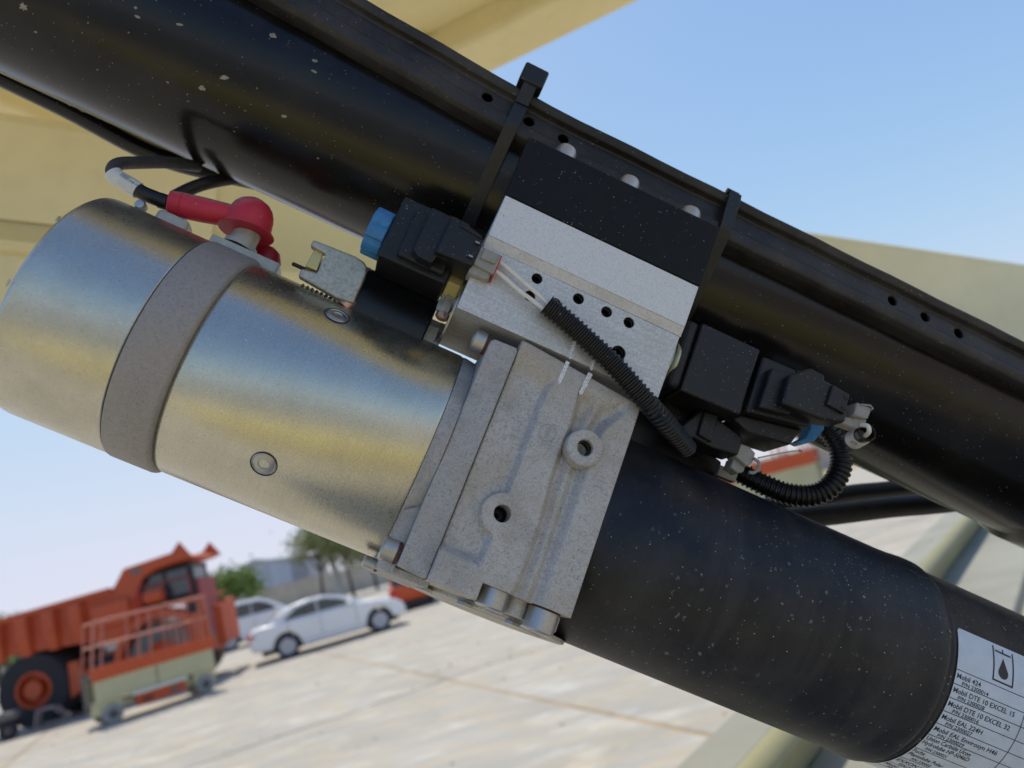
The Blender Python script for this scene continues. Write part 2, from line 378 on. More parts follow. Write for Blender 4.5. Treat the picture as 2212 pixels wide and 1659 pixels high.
# ================================================================== THE SETTING
def setting():
    # ground: asphalt-like sub base with a field of cast concrete slabs on it
    t = NT('concrete'); n1 = t.noise(.55, 5, .6, (1, 1, 1), .3); n2 = t.noise(3.2, 5, .65, (.6, 1.3, 1), 0, 2); n3 = t.noise(40, 3, .7)
    c = t.mix(t.ramp(n1, .35, .68), (.345, .32, .265), (.43, .40, .345)); c = t.mix(t.math('MULTIPLY', t.ramp(n2, .46, .66), .55), c, (.50, .39, .24))
    n4 = t.noise(1.3, 5, .6, (.5, 1.4, 1), 0, 7); c = t.mix(t.math('MULTIPLY', t.ramp(n4, .46, .66), .5), c, (.30, .295, .285))
    n5 = t.noise(2.2, 4, .6, (.7, 1.2, 1), 0, 11); c = t.mix(t.math('MULTIPLY', t.ramp(n5, .52, .70), .5), c, (.66, .62, .53))
    c = t.mix(t.math('MULTIPLY', t.ramp(n3, .4, .7), .15), c, (.30, .28, .24))
    t.set(c, .85, 0., .3); t.bump(n2, .3, .01); t.bump(n3, .3, .004); M['concrete'] = t.m
    M['sand'] = plain('sandy_soil', (.34, .25, .15), .95, 0., .25, 1.2, .3)
    g = part('ground', prism([(-900, -900), (900, -900), (900, 900), (-900, 900)], -.6, -.012), 'sand', mat4=Matrix())
    g['kind'] = 'structure'; g['label'] = 'sandy ground under and beyond the concrete yard'
    # joints: measured directions (-.45,.89) and across
    ux = Vector((.894, .447)); uy = Vector((-.447, .894)); org = Vector((-1.89, 10.95)); w, l = 6.2, 7.4
    org2 = org
    me_cache = {}
    for i in range(-7, 7):
        for j in range(-3, 9):
            a = org2 + ux*(i*w) + uy*(j*l); q = [a+ux*.03, a+ux*(w-.03), a+ux*(w-.03)+uy*(l-.06), a+uy*(l-.06)+ux*.03]
            if max(p.y for p in q) < -9: continue
            s = part('concrete_slab', prism([(p.x-a.x, p.y-a.y) for p in q], -.1, 0), 'concrete', mat4=Matrix.Translation((a.x, a.y, random.uniform(-.004, .004))), bevel=.012, seg=1)
            s.parent = g; s.matrix_parent_inverse = Matrix()
setting()

# grit blown along the joints and loose stones on the yard
rg = random.Random(11); v = []; f = []
for _ in range(1400):
    if rg.random() < .6: j = rg.randint(-1, 5); p = Vector((-1.89, 10.95)) + Vector((-.447, .894))*(7.4*j - .03 + rg.gauss(0, .09)) + Vector((.894, .447))*rg.uniform(-25, 12)
    else: p = Vector((rg.uniform(-14, 8), rg.uniform(3.5, 26)))
    h = rg.uniform(.006, .03)*(2 if rg.random() < .05 else 1); o = len(v)
    v += [(p.x+cos(a)*h*rg.uniform(.6, 1.4), p.y+sin(a)*h*rg.uniform(.6, 1.4), -.002) for a in (0, 1.6, 3.1, 4.7)] + [(p.x, p.y, h*rg.uniform(.5, .9))]
    f += [(o+i, o+(i+1) % 4, o+4) for i in range(4)]
M['grit'] = plain('pale_grit', (.36, .29, .20), .95, 0., .3, 6, .2)
gr_ = part('loose_grit', (v, f), 'grit', mat4=Matrix()); gr_['kind'] = 'stuff'; gr_['label'] = 'sand grit and small stones scattered over the concrete yard'; gr_['category'] = 'grit'

# ---- boundary wall, warehouses, pole
M['wall'] = plain('rendered_wall', (.50, .455, .37), .9, 0., .12, .8, .1)
M['shed'] = plain('pale_blue_cladding', (.42, .50, .60), .6, 0., .08, .3, 0)
M['shed2'] = plain('grey_cladding', (.40, .43, .47), .6, 0., .08, .3, 0)
M['glass'] = plain('dark_glass', (.05, .065, .075), .12, 0., .2, 3, 0, .8)
def bgframe(p, ang=0., h=0.): g = ground(p, h); return Matrix.Translation((g.x, g.y, h)) @ Matrix.Rotation(ang, 4, 'Z')
W = thing('boundary_wall', 'long beige rendered wall behind the parked sedan and under the trees', 'wall', Matrix.Translation((-60, 78, 0)))
for i in range(26):
    part('wall_panel', box(i*5+.03, i*5+4.97, 0, .2, 0, 2.45), 'wall', W)
    part('pillar', box(i*5-.2, i*5+.2, -.1, .3, 0, 2.55), 'wall', W)
part('coping', box(-.3, 130.3, -.14, .34, 2.55, 2.63), 'wall', W)
def shed(px, w, h, dep, mat, label, sy):
    g = ray((px, 1275)); t = sy/g.y; x = g.x*t
    T = thing('warehouse', label, 'warehouse', Matrix.Translation((x, sy, 0)))
    part('wall', [box(0, w, 0, dep, 0, h)], mat, T)
    part('roof', [prism([(-.4, h), (w/2, h+.9), (w+.4, h), (w+.4, h-.25), (-.4, h-.25)], -.4, dep+.4, 'y')], 'shed2', T)
    for i in range(5):
        part('cladding_rib', box(w*(i+.5)/5-.12, w*(i+.5)/5+.12, -.12, 0, 0, h-.3), mat, T)
    part('door', box(w*.35, w*.65, -.2, -.12, 0, 3.5), 'glass', T)
shed(531, 5.4, 8.6, 12, 'shed', 'pale blue warehouse gable between the green tree and the grey warehouse', 150)
shed(578, 9.5, 8.2, 14, 'shed2', 'low grey warehouse right of the pale blue one', 165)
T = thing('utility_pole', 'leaning pale pole among the trees behind the sedan', 'pole', Matrix.Translation(Vector((ray((742, 1300)).x/ray((742, 1300)).y*66, 66, 0))) @ Matrix.Rotation(radians(-4), 4, 'Y'))
part('shaft', lathe((0, 0, 0), (0, 0, 1), [(0, .28), (3, .25), (7.5, .18), (7.5, 0)], 12), plain('pole_paint', (.35, .36, .37), .6), T)
part('lamp_arm', sweep([(0, 0, 7.3), (.5, 0, 7.6), (1.2, 0, 7.65)], .06, 8), 'shed2', T)

# ---- trees
def leafmat(name, c):
    t = NT(name); oi = t.n.new('ShaderNodeTexNoise'); oi.inputs['Scale'].default_value = 1.6; t.link(t.tc.outputs['Object'], oi.inputs[0])
    t.set(t.mix(t.ramp(oi.outputs[0], .35, .65), tuple(x*.6 for x in c), c), .7, 0.); return t.m
M['leaf_green'] = leafmat('fresh_green_leaf', (.22, .32, .07)); M['leaf_olive'] = leafmat('olive_leaf', (.27, .30, .10))
M['bark'] = plain('bark', (.10, .08, .065), .95, 0., .3, 4, .4)
def tree(px, dist, h, spread, leaf, label, lean=0., trunk_h=.35, n=2600, seed=1):
    rnd = random.Random(seed); r = ray((px, 1300)); x = r.x/r.y*dist
    T = thing('tree', label, 'tree', Matrix.Translation((x, dist, 0)))
    V = []; tips = []
    geo = [sweep([(0, 0, 0), (lean*.3, 0, h*trunk_h*.5), (lean, 0, h*trunk_h), (lean*1.3, 0, h*.7)], lambda i: .15*(1-.22*i), 9)]
    for i in range(11):
        a = rnd.uniform(0, 2*pi); z0 = h*rnd.uniform(trunk_h*.8, .62); e = Vector((lean+cos(a)*spread*rnd.uniform(.5, .95), sin(a)*spread*rnd.uniform(.4, .9), h*rnd.uniform(.55, .96)))
        geo.append(sweep(spline([(lean*z0/h, 0, z0), Vector((lean*.8, 0, z0)).lerp(e, .5)+Vector((0, 0, -.2)), e], 3), lambda i: max(.015, .09-.012*i), 6)); tips.append(e)
    part('trunk', geo, 'bark', T)
    v = []; f = []
    for e in tips + [Vector((lean, 0, h*.9)), Vector((lean*1.2, 0, h*.72))]:
        for _ in range(n//len(tips)):
            o = Vector((rnd.gauss(0, 1), rnd.gauss(0, 1), rnd.gauss(0, .8)))*spread*.24; c = e + o
            d = Vector((rnd.uniform(-1, 1), rnd.uniform(-1, 1), rnd.uniform(-1, 1))).normalized(); u = d.orthogonal().normalized()*rnd.uniform(.07, .16); w2 = d.cross(u)*.6
            k0 = len(v); v += [tuple(c-u), tuple(c+w2), tuple(c+u), tuple(c-w2)]; f.append((k0, k0+1, k0+2, k0+3))
    o = part('crown', (v, f), leaf, T, stuff=True)
tree(497, 50, 4.1, 1.7, 'leaf_green', 'fresh green bushy tree behind the nose of the dump truck', 0, .2, 3600, 1)
tree(700, 62, 6.2, 2.2, 'leaf_olive', 'olive tree with round crown left of the pale pole', .3, .5, 3000, 2)
tree(768, 62, 6.0, 1.9, 'leaf_olive', 'thin olive tree with bare lower trunk right of the pale pole', -.2, .5, 2400, 3)
tree(822, 66, 5.0, 2.0, 'leaf_olive', 'half hidden olive tree behind the pump flange corner', -.2, .5, 1500, 6)
tree(-20, 40, 3.8, 1.9, 'leaf_green', 'green tree at the left edge behind the truck tail', 0, .3, 1800, 4)

# ---- shared vehicle pieces
M['tyre'] = plain('tyre_rubber', (.022, .022, .025), .8, 0., .3, 20, .2)
M['dusttyre'] = plain('dusty_tyre', (.13, .13, .12), .8, 0., .2, 8, .1)
M['greytyre'] = plain('grey_solid_tyre', (.30, .29, .27), .7, 0., .15, 20, .1)
M['rim'] = plain('alloy_rim', (.55, .55, .58), .4, .3, .15, 20, 0)
M['orange'] = paint('orange_truck_paint', (.55, .085, .022), .5, .18, 1.5, 0)
M['orange2'] = paint('orange_lift_paint', (.62, .085, .015), .45, .12, 3, 0)
M['lcream'] = paint('cream_lift_paint', (.58, .53, .30), .5, .12, 3, 0)
M['lgrey'] = plain('lift_grey_metal', (.16, .15, .14), .6, .3)
M['white'] = plain('white_car_paint', (.88, .86, .82), .22, 0., .03, 2, 0)
M['lamp_red'] = plain('red_tail_lamp', (.65, .03, .05), .2, 0., .1, 20, 0)
M['darkm'] = plain('dark_machinery', (.035, .033, .035), .7, .2, .4, 4, .1)
M['palewht'] = plain('pale_cover', (.78, .74, .58), .5, 0., .05, 6, 0)
M['maroon'] = paint('faded_maroon_paint', (.33, .05, .05), .55, .15, 2, 0)
def wheel(parent, x, y, r, w, side=-1, tyre='tyre', rim='rim', hub=.62, spokes=5, name='wheel'):
    tb = lathe((x, y, r), (0, side, 0), [(-w, 0), (-w, r*.8), (-w*.85, r*.96), (-w*.6, r), (-w*.15, r), (0, r*.93), (.0, r*hub*1.02), (-.02*r, r*hub), (-w*.5, r*hub)], 32)
    wh = part(name, tb, tyre, parent)
    part('rim', [lathe((x, y+side*.005, r), (0, side, 0), [(-w*.35, r*hub*.98), (-.01, r*hub*.97), (.0, r*hub*.9), (-w*.25, r*hub*.82), (-w*.25, r*hub*.3), (-.03, r*hub*.26), (-.03, 0)], 32)]
         + [prism([(x + cos(a)*r*hub*.2 - sin(a)*s*.12*r, r + sin(a)*r*hub*.2 + cos(a)*s*.12*r) if False else
                   (x + cos(a)*q*r*hub - sin(a)*s*.07*r, r + sin(a)*q*r*hub + cos(a)*s*.07*r) for q, s in ((.15, -1), (.92, -1), (.92, 1), (.15, 1))], y+side*-.03, y+side*.012, 'y') for a in [2*pi*i/spokes+.3 for i in range(spokes)]] if spokes else
         [lathe((x, y+side*.005, r), (0, side, 0), [(-w*.35, r*hub*.98), (-.01, r*hub*.97), (.0, r*hub*.86), (-w*.3, r*hub*.74), (-w*.3, r*hub*.5), (.02, r*hub*.46), (.02, 0)], 32)], rim, wh)
    return wh

def place(p1, p2, wb):       # vehicle frame: x from the rear contact point to the front one, y away from the viewer
    a, b = ground(p1), ground(p2); d = b-a; s = d.length/wb
    return Matrix.Translation((a.x, a.y, 0)) @ Matrix.Rotation(atan2(d.y, d.x), 4, 'Z') @ Matrix.Scale(s, 4)

def arc(cx, cz, r, a0, a1, n): return [(cx+cos(a0+(a1-a0)*i/n)*r, cz+sin(a0+(a1-a0)*i/n)*r) for i in range(n+1)]

def car(mat4, label, cat, paintm, name, hatch=False, wb=2.65):
    T = thing(name, label, cat, mat4)
    r = .32
    if not hatch:
        low = [(-.93, .36), (-1.0, .55), (-.97, .86), (-.86, .96), (-.45, 1.0), (.3, .99), (2.3, .96), (2.75, .90), (3.2, .80), (3.42, .64), (3.46, .40), (3.35, .27)]
        roof = [(-.62, .95), (-.15, 1.20), (.30, 1.37), (.75, 1.43), (1.25, 1.42), (1.7, 1.30), (2.40, .94)]
        win = [(.00, 1.02), (.38, 1.27), (.8, 1.345), (1.22, 1.335), (1.62, 1.22), (2.0, 1.02)]
    else:
        low = [(-.75, .40), (-.82, .6), (-.80, 1.0), (-.6, 1.08), (2.4, 1.05), (2.85, .98), (3.25, .86), (3.42, .66), (3.42, .42), (3.3, .3)]
        roof = [(-.74, 1.05), (-.55, 1.45), (-.35, 1.66), (.6, 1.72), (1.35, 1.68), (1.75, 1.5), (2.45, 1.03)]
        win = [(-.45, 1.12), (-.3, 1.5), (.6, 1.58), (1.3, 1.55), (1.62, 1.42), (2.0, 1.12)]
    poly = low + arc(wb, r, .38, 0.0, pi, 10) + arc(0, r, .38, 0, pi, 10)
    W2 = 1.74
    part('body', [prism(poly, 0, W2, 'y')], paintm, T, bevel=.07, seg=3)
    part('roof', [prism(roof + [(2.3, .9), (-.5, .9)], .10, W2-.10, 'y')], paintm, T, bevel=.10, seg=3)
    for y, s in ((.088, -1), (W2-.088, 1)):
        for a, b in ((win[0][0], .95), (1.0, win[-1][0])):
            pts = [p for p in win if a <= p[0] <= b]
            def zt(x):
                for p, q in zip(win, win[1:]):
                    if p[0] <= x <= q[0]: return p[1]+(q[1]-p[1])*(x-p[0])/(q[0]-p[0])
                return win[0][1]
            pl = [(a, zt(a)), *[p for p in pts if a < p[0] < b], (b, zt(b)), (b, win[0][1]), (a, win[0][1])]
            pl = [pl[i] for i in range(len(pl)) if i == 0 or (abs(pl[i][0]-pl[i-1][0])+abs(pl[i][1]-pl[i-1][1])) > 1e-4]
            if abs(pl[0][0]-pl[-1][0])+abs(pl[0][1]-pl[-1][1]) < 1e-4: pl.pop()
            part('side_window', prism(pl, y, y+s*.012, 'y'), 'glass', T)
    part('rear_window', [prism([(-.52, .99), (-.12, 1.19), (-.13, 1.21), (-.54, 1.0)] if not hatch else [(-.74, 1.1), (-.58, 1.42), (-.6, 1.43), (-.77, 1.1)], .22, W2-.22, 'y')], 'glass', T)
    for y in (.05, W2-.34): part('tail_lamp', box(-1.02 if not hatch else -.84, -.78 if not hatch else -.6, y-.05, y+.3, .72, .87), 'lamp_red', T, bevel=.03)
    part('mirror', box(1.78, 1.98, -.17, .02, .98, 1.10), paintm, T, bevel=.04)
    for x in (1.0, 2.02, .1): part('door_seam', box(x-.006, x+.006, -.004, .0, .42, .98), 'darkm', T)
    for x in (.85, 1.75): part('door_handle', box(x-.1, x+.08, -.03, 0, .84, .87), paintm, T)
    part('sill', box(.42, wb-.42, -.02, 0, .24, .34), paintm, T, bevel=.015)
    part('underbody', box(-.7, 3.2, .1, W2-.1, .2, .5), 'darkm', T)
    for x in (0, wb):
        wheel(T, x, .02, r, .2, -1, hub=.74); wheel(T, x, W2-.02, r, .2, 1, hub=.74)
    return T
sed = car(place((627, 1421), (827, 1363), 2.65), 'white four door sedan parked on the concrete yard in front of the wall', 'car', 'white', 'parked_car')
g = ground((513, 1403)); hd = ground(k('H', 1780, 1022)) - ground(k('H', 850, 1328)); ang = atan2(hd.y, hd.x)
car(Matrix.Translation((g.x-.2, g.y, 0)) @ Matrix.Rotation(ang-.12, 4, 'Z') @ Matrix.Scale(1.05, 4), 'white hatchback partly hidden between the dump truck and the white sedan', 'car', 'white', 'parked_car', True)
g = ground((845, 1372-22))
car(Matrix.Translation((g.x+.55, g.y+5.2, 0)) @ Matrix.Rotation(ang+.9, 4, 'Z') @ Matrix.Scale(.85, 4), 'orange car mostly hidden behind the bonnet of the white sedan', 'car', 'orange2', 'parked_car', True)

# ---- scissor lift
M['rail'] = paint('faded_rail_paint', (.58, .20, .13), .5, .1, 3, 0)
def scissor(mat4, label, toe=.90):
    T = thing('scissor_lift', label, 'scissor lift', mat4)      # x 0..1.87 between the wheels, unit metres
    L0, L1, Wd = -.28, 2.13, .80
    part('chassis', [box(L0+.05, L1-.05, .08, Wd-.08, .28, .42), box(L0+.02, L0+.5, -.0, Wd, .22, .50), box(L1-.5, L1-.02, 0, Wd, .22, .50)], 'lcream', T, bevel=.02)
    part('side_panel', [box(L0, (L0+L1)/2-.01, -.03, 0, .48, .98)], 'lcream', T, bevel=.01)
    part('side_panel', [box((L0+L1)/2+.01, L1, -.03, 0, .48, .98)], 'lcream', T, bevel=.01)
    part('side_panel', [box(L0, L1, Wd, Wd+.03, .48, .98)], 'lcream', T, bevel=.01)
    part('platform_floor', box(L0, L1, -.02, Wd+.02, .98, 1.03), 'lgrey', T)
    part('toe_board', [box(L0-.03, L1+.03, -.06, -.03, toe, 1.16), box(L0-.03, L1+.03, Wd+.03, Wd+.06, toe, 1.16)], 'orange2', T)
    part('battery_tray', [box(.45, 1.42, -.12, .05, .20, .42)], 'orange2', T, bevel=.02)
    part('tray_handle', box(.55, .75, -.14, -.12, .27, .33), 'darkm', T)
    part('tray_latch', box(1.12, 1.28, -.14, -.12, .26, .36), 'lgrey', T)
    part('tray_cover', box(.38, 1.48, -.15, .05, .42, .49), 'palewht', T, bevel=.02)
    for i in range(3):
        a, b = (L0+.15, L1-.2) if i % 2 == 0 else (L1-.2, L0+.15)
        part('lift_arm', sweep([(a, .15+.2*i, .5), (b, .15+.2*i, .92)], .035, 6), 'orange2', T)
    rr = .016*1.6
    def lean(x, z): return x + .15*(L1-x)/(L1-L0)*(z-1.1)/.96
    for y in (-.045, Wd+.045):
        for z in (1.58, 2.06): part('rail', sweep([(lean(L0, z), y, z), (lean(L1, z), y, z)], rr, 8), 'rail', T)
        for x in (L0, L0+.17, .62, .86, 1.42, 1.56, 1.95, L1): part('post', sweep([(x, y, 1.1), (lean(x, 2.06), y, 2.06)], rr*.8, 8), 'rail', T)
    for x in (L0, L1):
        for z in (1.58, 2.06): part('rail', sweep([(lean(x, z), -.045, z), (lean(x, z), Wd+.045, z)], rr, 8), 'rail', T)
    part('control_box', box(L1-.32, L1-.1, .02, .2, 1.75, 2.0), 'darkm', T, bevel=.02)
    part('ladder', [box(L0-.1, L0-.06, .2, .24, .3, 1.1), box(L0-.1, L0-.06, .56, .6, .3, 1.1)] + [box(L0-.1, L0-.06, .2, .6, z, z+.03) for z in (.45, .7, .95)], 'lgrey', T)
    for x in (0, 1.87):
        wheel(T, x, -.04, .20, .13, -1, 'greytyre', 'lgrey', .42, 0); wheel(T, x, Wd+.04, .20, .13, 1, 'greytyre', 'lgrey', .42, 0)
    return T
lift_m = place(k('I', 950, 1545), k('I', 1720, 1290), 1.87)
scissor(lift_m, 'orange and cream scissor lift with lowered platform in front of the dump truck')
rr2 = ray((1765, 1010)); e2 = CAM + rr2*(24.0/rr2.y); an2 = radians(-25); sc2 = 1.62
o2 = e2 - Vector((cos(an2), sin(an2), 0))*2.13*sc2
scissor(Matrix.Translation((o2.x, o2.y, 0)) @ Matrix.Rotation(an2, 4, 'Z') @ Matrix.Scale(sc2, 4), 'large orange and cream scissor lift glimpsed through the loop of black conduit')

# ---- dump truck (rear wheel at 0, front wheel at 3.0; heights from the photograph)
def truck(mat4):
    T = thing('dump_truck', 'faded orange rigid dump truck with ribbed body parked behind the scissor lift', 'truck', mat4)
    r = 1.02; Wd = 2.7
    side = [(-1.9, 2.127), (-1.9, 3.098), (2.5, 3.234), (2.85, 3.69), (4.25, 3.808), (4.5, 4.07), (4.8, 3.572), (3.75, 3.504), (3.35, 3.31), (3.05, 2.803), (2.9, 2.085), (2.4, 1.75), (1.2, 1.95), (-0.6, 2.085)]
    part('dump_body', [prism(side, 0, .10, 'y'), prism(side, Wd-.1, Wd, 'y'), prism([(-1.9, 2.127), (-0.6, 2.085), (2.4, 1.95), (2.9, 2.085), (2.9, 2.169), (-1.9, 2.253)], .1, Wd-.1, 'y')], 'orange', T, bevel=.02)
    part('canopy', [prism([(2.95, 3.589), (4.4, 3.707), (4.72, 3.589), (4.6, 3.521), (3.75, 3.453), (3, 3.183)], .1, Wd-.1, 'y')], 'orange', T)
    part('body_emblem', box(3.05, 3.35, -.012, 0, 3.46, 3.6), 'lgrey', T)
    for x in (-1.72, -.98, -.24, .50, 1.24):
        q1 = [(x, 0), (x+.05, -.26), (x+.36, -.26), (x+.44, 0)]; q0 = [(x+.06, 0), (x+.10, -.10), (x+.32, -.10), (x+.38, 0)]
        part('body_rib', [prism(q1, 2.5, 3.02, 'z'), prism(q0, 1.95, 2.5, 'z', q1)], 'orange', T, bevel=.015)
    part('body_top_rail', [prism([(-1.9, 2.963), (-1.9, 3.132), (2.45, 3.268), (2.45, 3.098)], -.12, 0, 'y')], 'orange', T, bevel=.02)
    part('body_side_box', [box(1.85, 2.9, -.16, 0, 2.2, 2.85)], 'orange', T, bevel=.03)
    part('frame', [box(-1.2, 4.7, .85, 1.85, .75, 1.25)], 'orange', T)
    part('rear_axle', lathe((0, .4, r), (0, 1, 0), [(0, .25), (1.9, .25)], 16), 'darkm', T)
    part('mud_guard', prism([(.95, .55), (1.35, .75), (1.25, 1.5), (.98, 1.5)], .0, Wd, 'y'), 'orange', T)
    for y, s in ((-.05, -1), (Wd+.05, 1)):
        wheel(T, 0, y, r, .95, s, 'tyre', 'orange', .50, 0); wheel(T, 3.55, y+s*-.1, .97, .45, s, 'dusttyre', 'orange', .5, 0)
    # front fender arch, deck, cab, stairs
    part('fender', [prism(arc(3.55, 1.0, 1.30, .15, pi*.98, 14) + arc(3.55, 1.0, 1.12, pi*.98, .15, 14), -.08, .75, 'y')], 'orange', T)
    part('deck', [box(2.95, 4.7, 0, Wd, 2.36, 2.44)], 'orange', T)
    part('engine_hood', [box(4.3, 4.7, .5, 2.0, 1.2, 2.95)], 'maroon', T, bevel=.05)
    cab = part('cab', [box(3.1, 4.6, .25, 1.75, 2.44, 2.6), box(3.1, 4.6, .25, 1.75, 3.3, 3.4)] + [box(x, x+.09, y, y+.09, 2.5, 3.35) for x in (3.1, 3.8, 4.5) for y in (.25, 1.64)], 'darkm', T, bevel=.02)
    part('cab_glass', box(3.14, 4.56, .29, 1.70, 2.6, 3.3), 'glass', cab)
    part('air_cleaner', lathe((3.6, .0, 2.72), (1, 0, 0), [(-.25, 0), (-.25, .2), (.25, .2), (.25, 0)], 20), 'orange', T)
    part('exhaust', sweep([(4.6, .3, 2.4), (4.6, .3, 3.3)], .08, 10), 'darkm', T)
    part('bumper', [box(4.45, 4.9, -.15, .25, .9, 2.4)], 'orange', T, bevel=.03)
    part('bumper', [box(5.0, 5.25, .4, .8, .9, 2.05)], 'orange', T, bevel=.03)
    part('bumper', [box(4.7, 4.9, 1.9, Wd+.15, .9, 2.2)], 'orange', T, bevel=.03)
    for x in (3.1, 3.85, 4.6): part('deck_rail', sweep([(x, .02, 2.44), (x, .02, 3.05)], .025, 6), 'maroon', T)
    part('deck_rail', sweep([(3.1, .02, 3.05), (4.6, .02, 3.05)], .025, 6), 'maroon', T)
    part('fuel_tank', [box(1.45, 2.4, .05, .75, .7, 1.35)], 'darkm', T, bevel=.08)
    part('underside', [box(.9, 2.4, .5, 2.2, .55, 1.4)], 'darkm', T)
    return T
a, b = ground((88, 1567)), ground((336, 1500)); dd = (b-a)
truck(place((84, 1572), (333, 1505), 3.16))

# ---- small wheeled cart and towing frame at the left edge
g = ground((18, 1600)); cm = Matrix.Translation((g.x, g.y, 0)) @ Matrix.Rotation(.3, 4, 'Z')
T = thing('wheeled_cart', 'dark wheeled machine cut off by the left edge below the truck', 'cart', cm)
part('cover', [box(-.9, .22, .05, .5, .42, .62)], 'lgrey', T, bevel=.06)
part('frame', [box(-.8, .15, .1, .45, .3, .42)], 'darkm', T, bevel=.02)
for x in (0, -.7): wheel(T, x, .02, .2, .14, -1, 'tyre', 'lgrey', .5, 0)
T = thing('steel_stand', 'low welded stand lying on the yard beside the dark cart', 'stand', cm @ Matrix.Translation((.45, .3, 0)))
part('frame', [sweep(q, .03, 6) for q in ([(0, 0, .02), (.1, 0, .45), (.45, 0, .45), (.75, 0, .05), (0, 0, .05)], [(0, .3, .02), (.1, .3, .45), (.45, .3, .45), (.75, .3, .05)])], plain('pink_primer', (.35, .27, .26), .6), T)
part('crossbar', [sweep([(.1, 0, .45), (.1, .3, .45)], .03, 6), sweep([(.45, 0, .45), (.45, .3, .45)], .03, 6), box(.2, .75, -.03, .0, .05, .15)], 'lgrey', T)

# ---- the machine the power unit hangs on: platform frame above, long arm behind, chassis below
T = thing('platform_frame', 'cream steel platform frame overhead at the top of the picture', 'platform', Matrix())
zd = 2.7
E1, E2 = ground((1060, 160), zd), ground((1390, 0), zd); ed = (E2-E1); ed.z = 0; ed.normalize(); nd = Vector((ed.y, -ed.x, 0))
if nd.y > 0: nd = -nd
EM = Matrix(((ed.x, nd.x, 0, E1.x), (ed.y, nd.y, 0, E1.y), (0, 0, -1, zd), (0, 0, 0, 1)))   # x along the edge, y inwards, z down
EM = Matrix(((ed.x, nd.x, 0, E1.x), (ed.y, nd.y, 0, E1.y), (0, 0, 1, zd), (0, 0, 0, 1)))
T.matrix_world = EM
I1 = ground((970, 113), zd); inner = (EM.inverted() @ I1).y
part('edge_beam', box(-2.2, 1.7, 0, inner, 0, .16), 'cream', T, bevel=.012)
part('deck_plate', box(-2.2, 1.7, inner, 1.25, .06, .09), 'cream', T)
for i in range(7): part('cross_member', box(-2.0+i*.58, -1.94+i*.58, inner, 1.25, .0, .06), 'cream', T, bevel=.008)
q = EM.inverted() @ ground((985, 75), zd+.06)
part('cross_brace', [sweep([(q.x, q.y-.0, .045), (q.x-.5, q.y+.35, .045)], .014, 10)], 'cream', T)
part('inner_beam', box(-2.2, 1.7, 1.25, 1.35, 0, .16), 'cream', T, bevel=.012)
for i in range(9): part('deck_board', box(-2.2+i*.43, -1.78+i*.43, -.02, 1.36, .16+(i % 2)*.004, .19+(i % 2)*.004), 'cream', T)

T = thing('box_boom', 'long cream steel box boom passing behind the black tube', 'arm', Matrix())
A, B = CAM + ray((0, 225))*1.22, CAM + ray((2212, 558))*1.75
bx = (B-A).normalized(); up = (Vector((0, 0, 1)) - bx*bx.z).normalized(); by = up.cross(bx).normalized()
if by.y < 0: by = -by
BM = Matrix(((bx.x, by.x, up.x, A.x), (bx.y, by.y, up.y, A.y), (bx.z, by.z, up.z, A.z), (0, 0, 0, 1))); T.matrix_world = BM
Lb = (B-A).length
c_ = .03
part('box_section', prism([(0, -c_), (c_*.3, -c_*.3), (c_, 0), (.15, 0), (.15, -.25), (c_, -.25), (.003, -.245), (0, -.24)], -.6, Lb+.9, 'x'), 'cream', T, bevel=.006)
part('wear_plate', box(-.6, .34, -.006, 0, -.20, -.03), 'cream', T, bevel=.004)
part('weld_seam', sweep([(-.6, .0, -.236), (Lb+.9, .0, -.236)], .004, 6), 'cream', T)
# gusset: folded plate under the arm's left end
P = [BM.inverted() @ (CAM + ray(p)*1.25) for p in ((-60, 560), (60, 570), (360, 500), (420, 545), (560, 470), (640, 520), (600, 640), (300, 700), (-60, 760))]
part('gusset_plate', prism([(p.x, p.z) for p in P], .02, .03, 'y'), 'cream', T, bevel=.003)

T = thing('lift_chassis', 'pale stepped steel chassis seen below and right of the black tank', 'chassis', Matrix())
zc = 1.0
a1, a2 = ground((1479, 1640), zc), ground((2046, 1106), zc); m1 = ground((1666, 1625), zc); r1 = ground((1737, 1659), zc)
cx = (a2-a1); cx.z = 0; cx.normalize(); cy = Vector((cx.y, -cx.x, 0))
CM = Matrix(((cx.x, cy.x, 0, a1.x), (cx.y, cy.y, 0, a1.y), (0, 0, 1, 0), (0, 0, 0, 1))); T.matrix_world = CM
wA = (CM.inverted() @ m1).y; r2 = ground((1772, 1618), zc-.16); wB = (CM.inverted() @ r2).y
print('chassis', wA, wB)
prof = [(0, zc-.2), (0, zc)] + [(wA - .06 + .06*sin(q*pi/12), zc - .06*(1-cos(q*pi/12))) for q in range(0, 6)] + [(wB, zc-.16), (wB, zc-.2)]
part('step_plate', box(-1.2, 9, 0, wA-.06, zc-.2, zc), 'base', T, bevel=.004)
part('rounded_riser', prism([(wA-.059, zc-.2)] + prof[2:], -1.2, 9, 'x'), paint('shaded_cream_paint', (.33, .31, .17), .8, .2, 4.0, .1), T, smooth=40)  # cream darkened to olive: the riser's shade is put into its colour
part('lower_plate', box(-1.2, 9, wB+.004, wB+.42, zc-.22, zc-.155), 'base', T, bevel=.01)
for i in range(5): part('drain_hole_rim', lathe((1.2+i*1.1, wA*.45, zc-.001), (0, 0, 1), [(0, .02), (.002, .018), (.002, .010), (0, .008)], 16), 'lgrey', T)

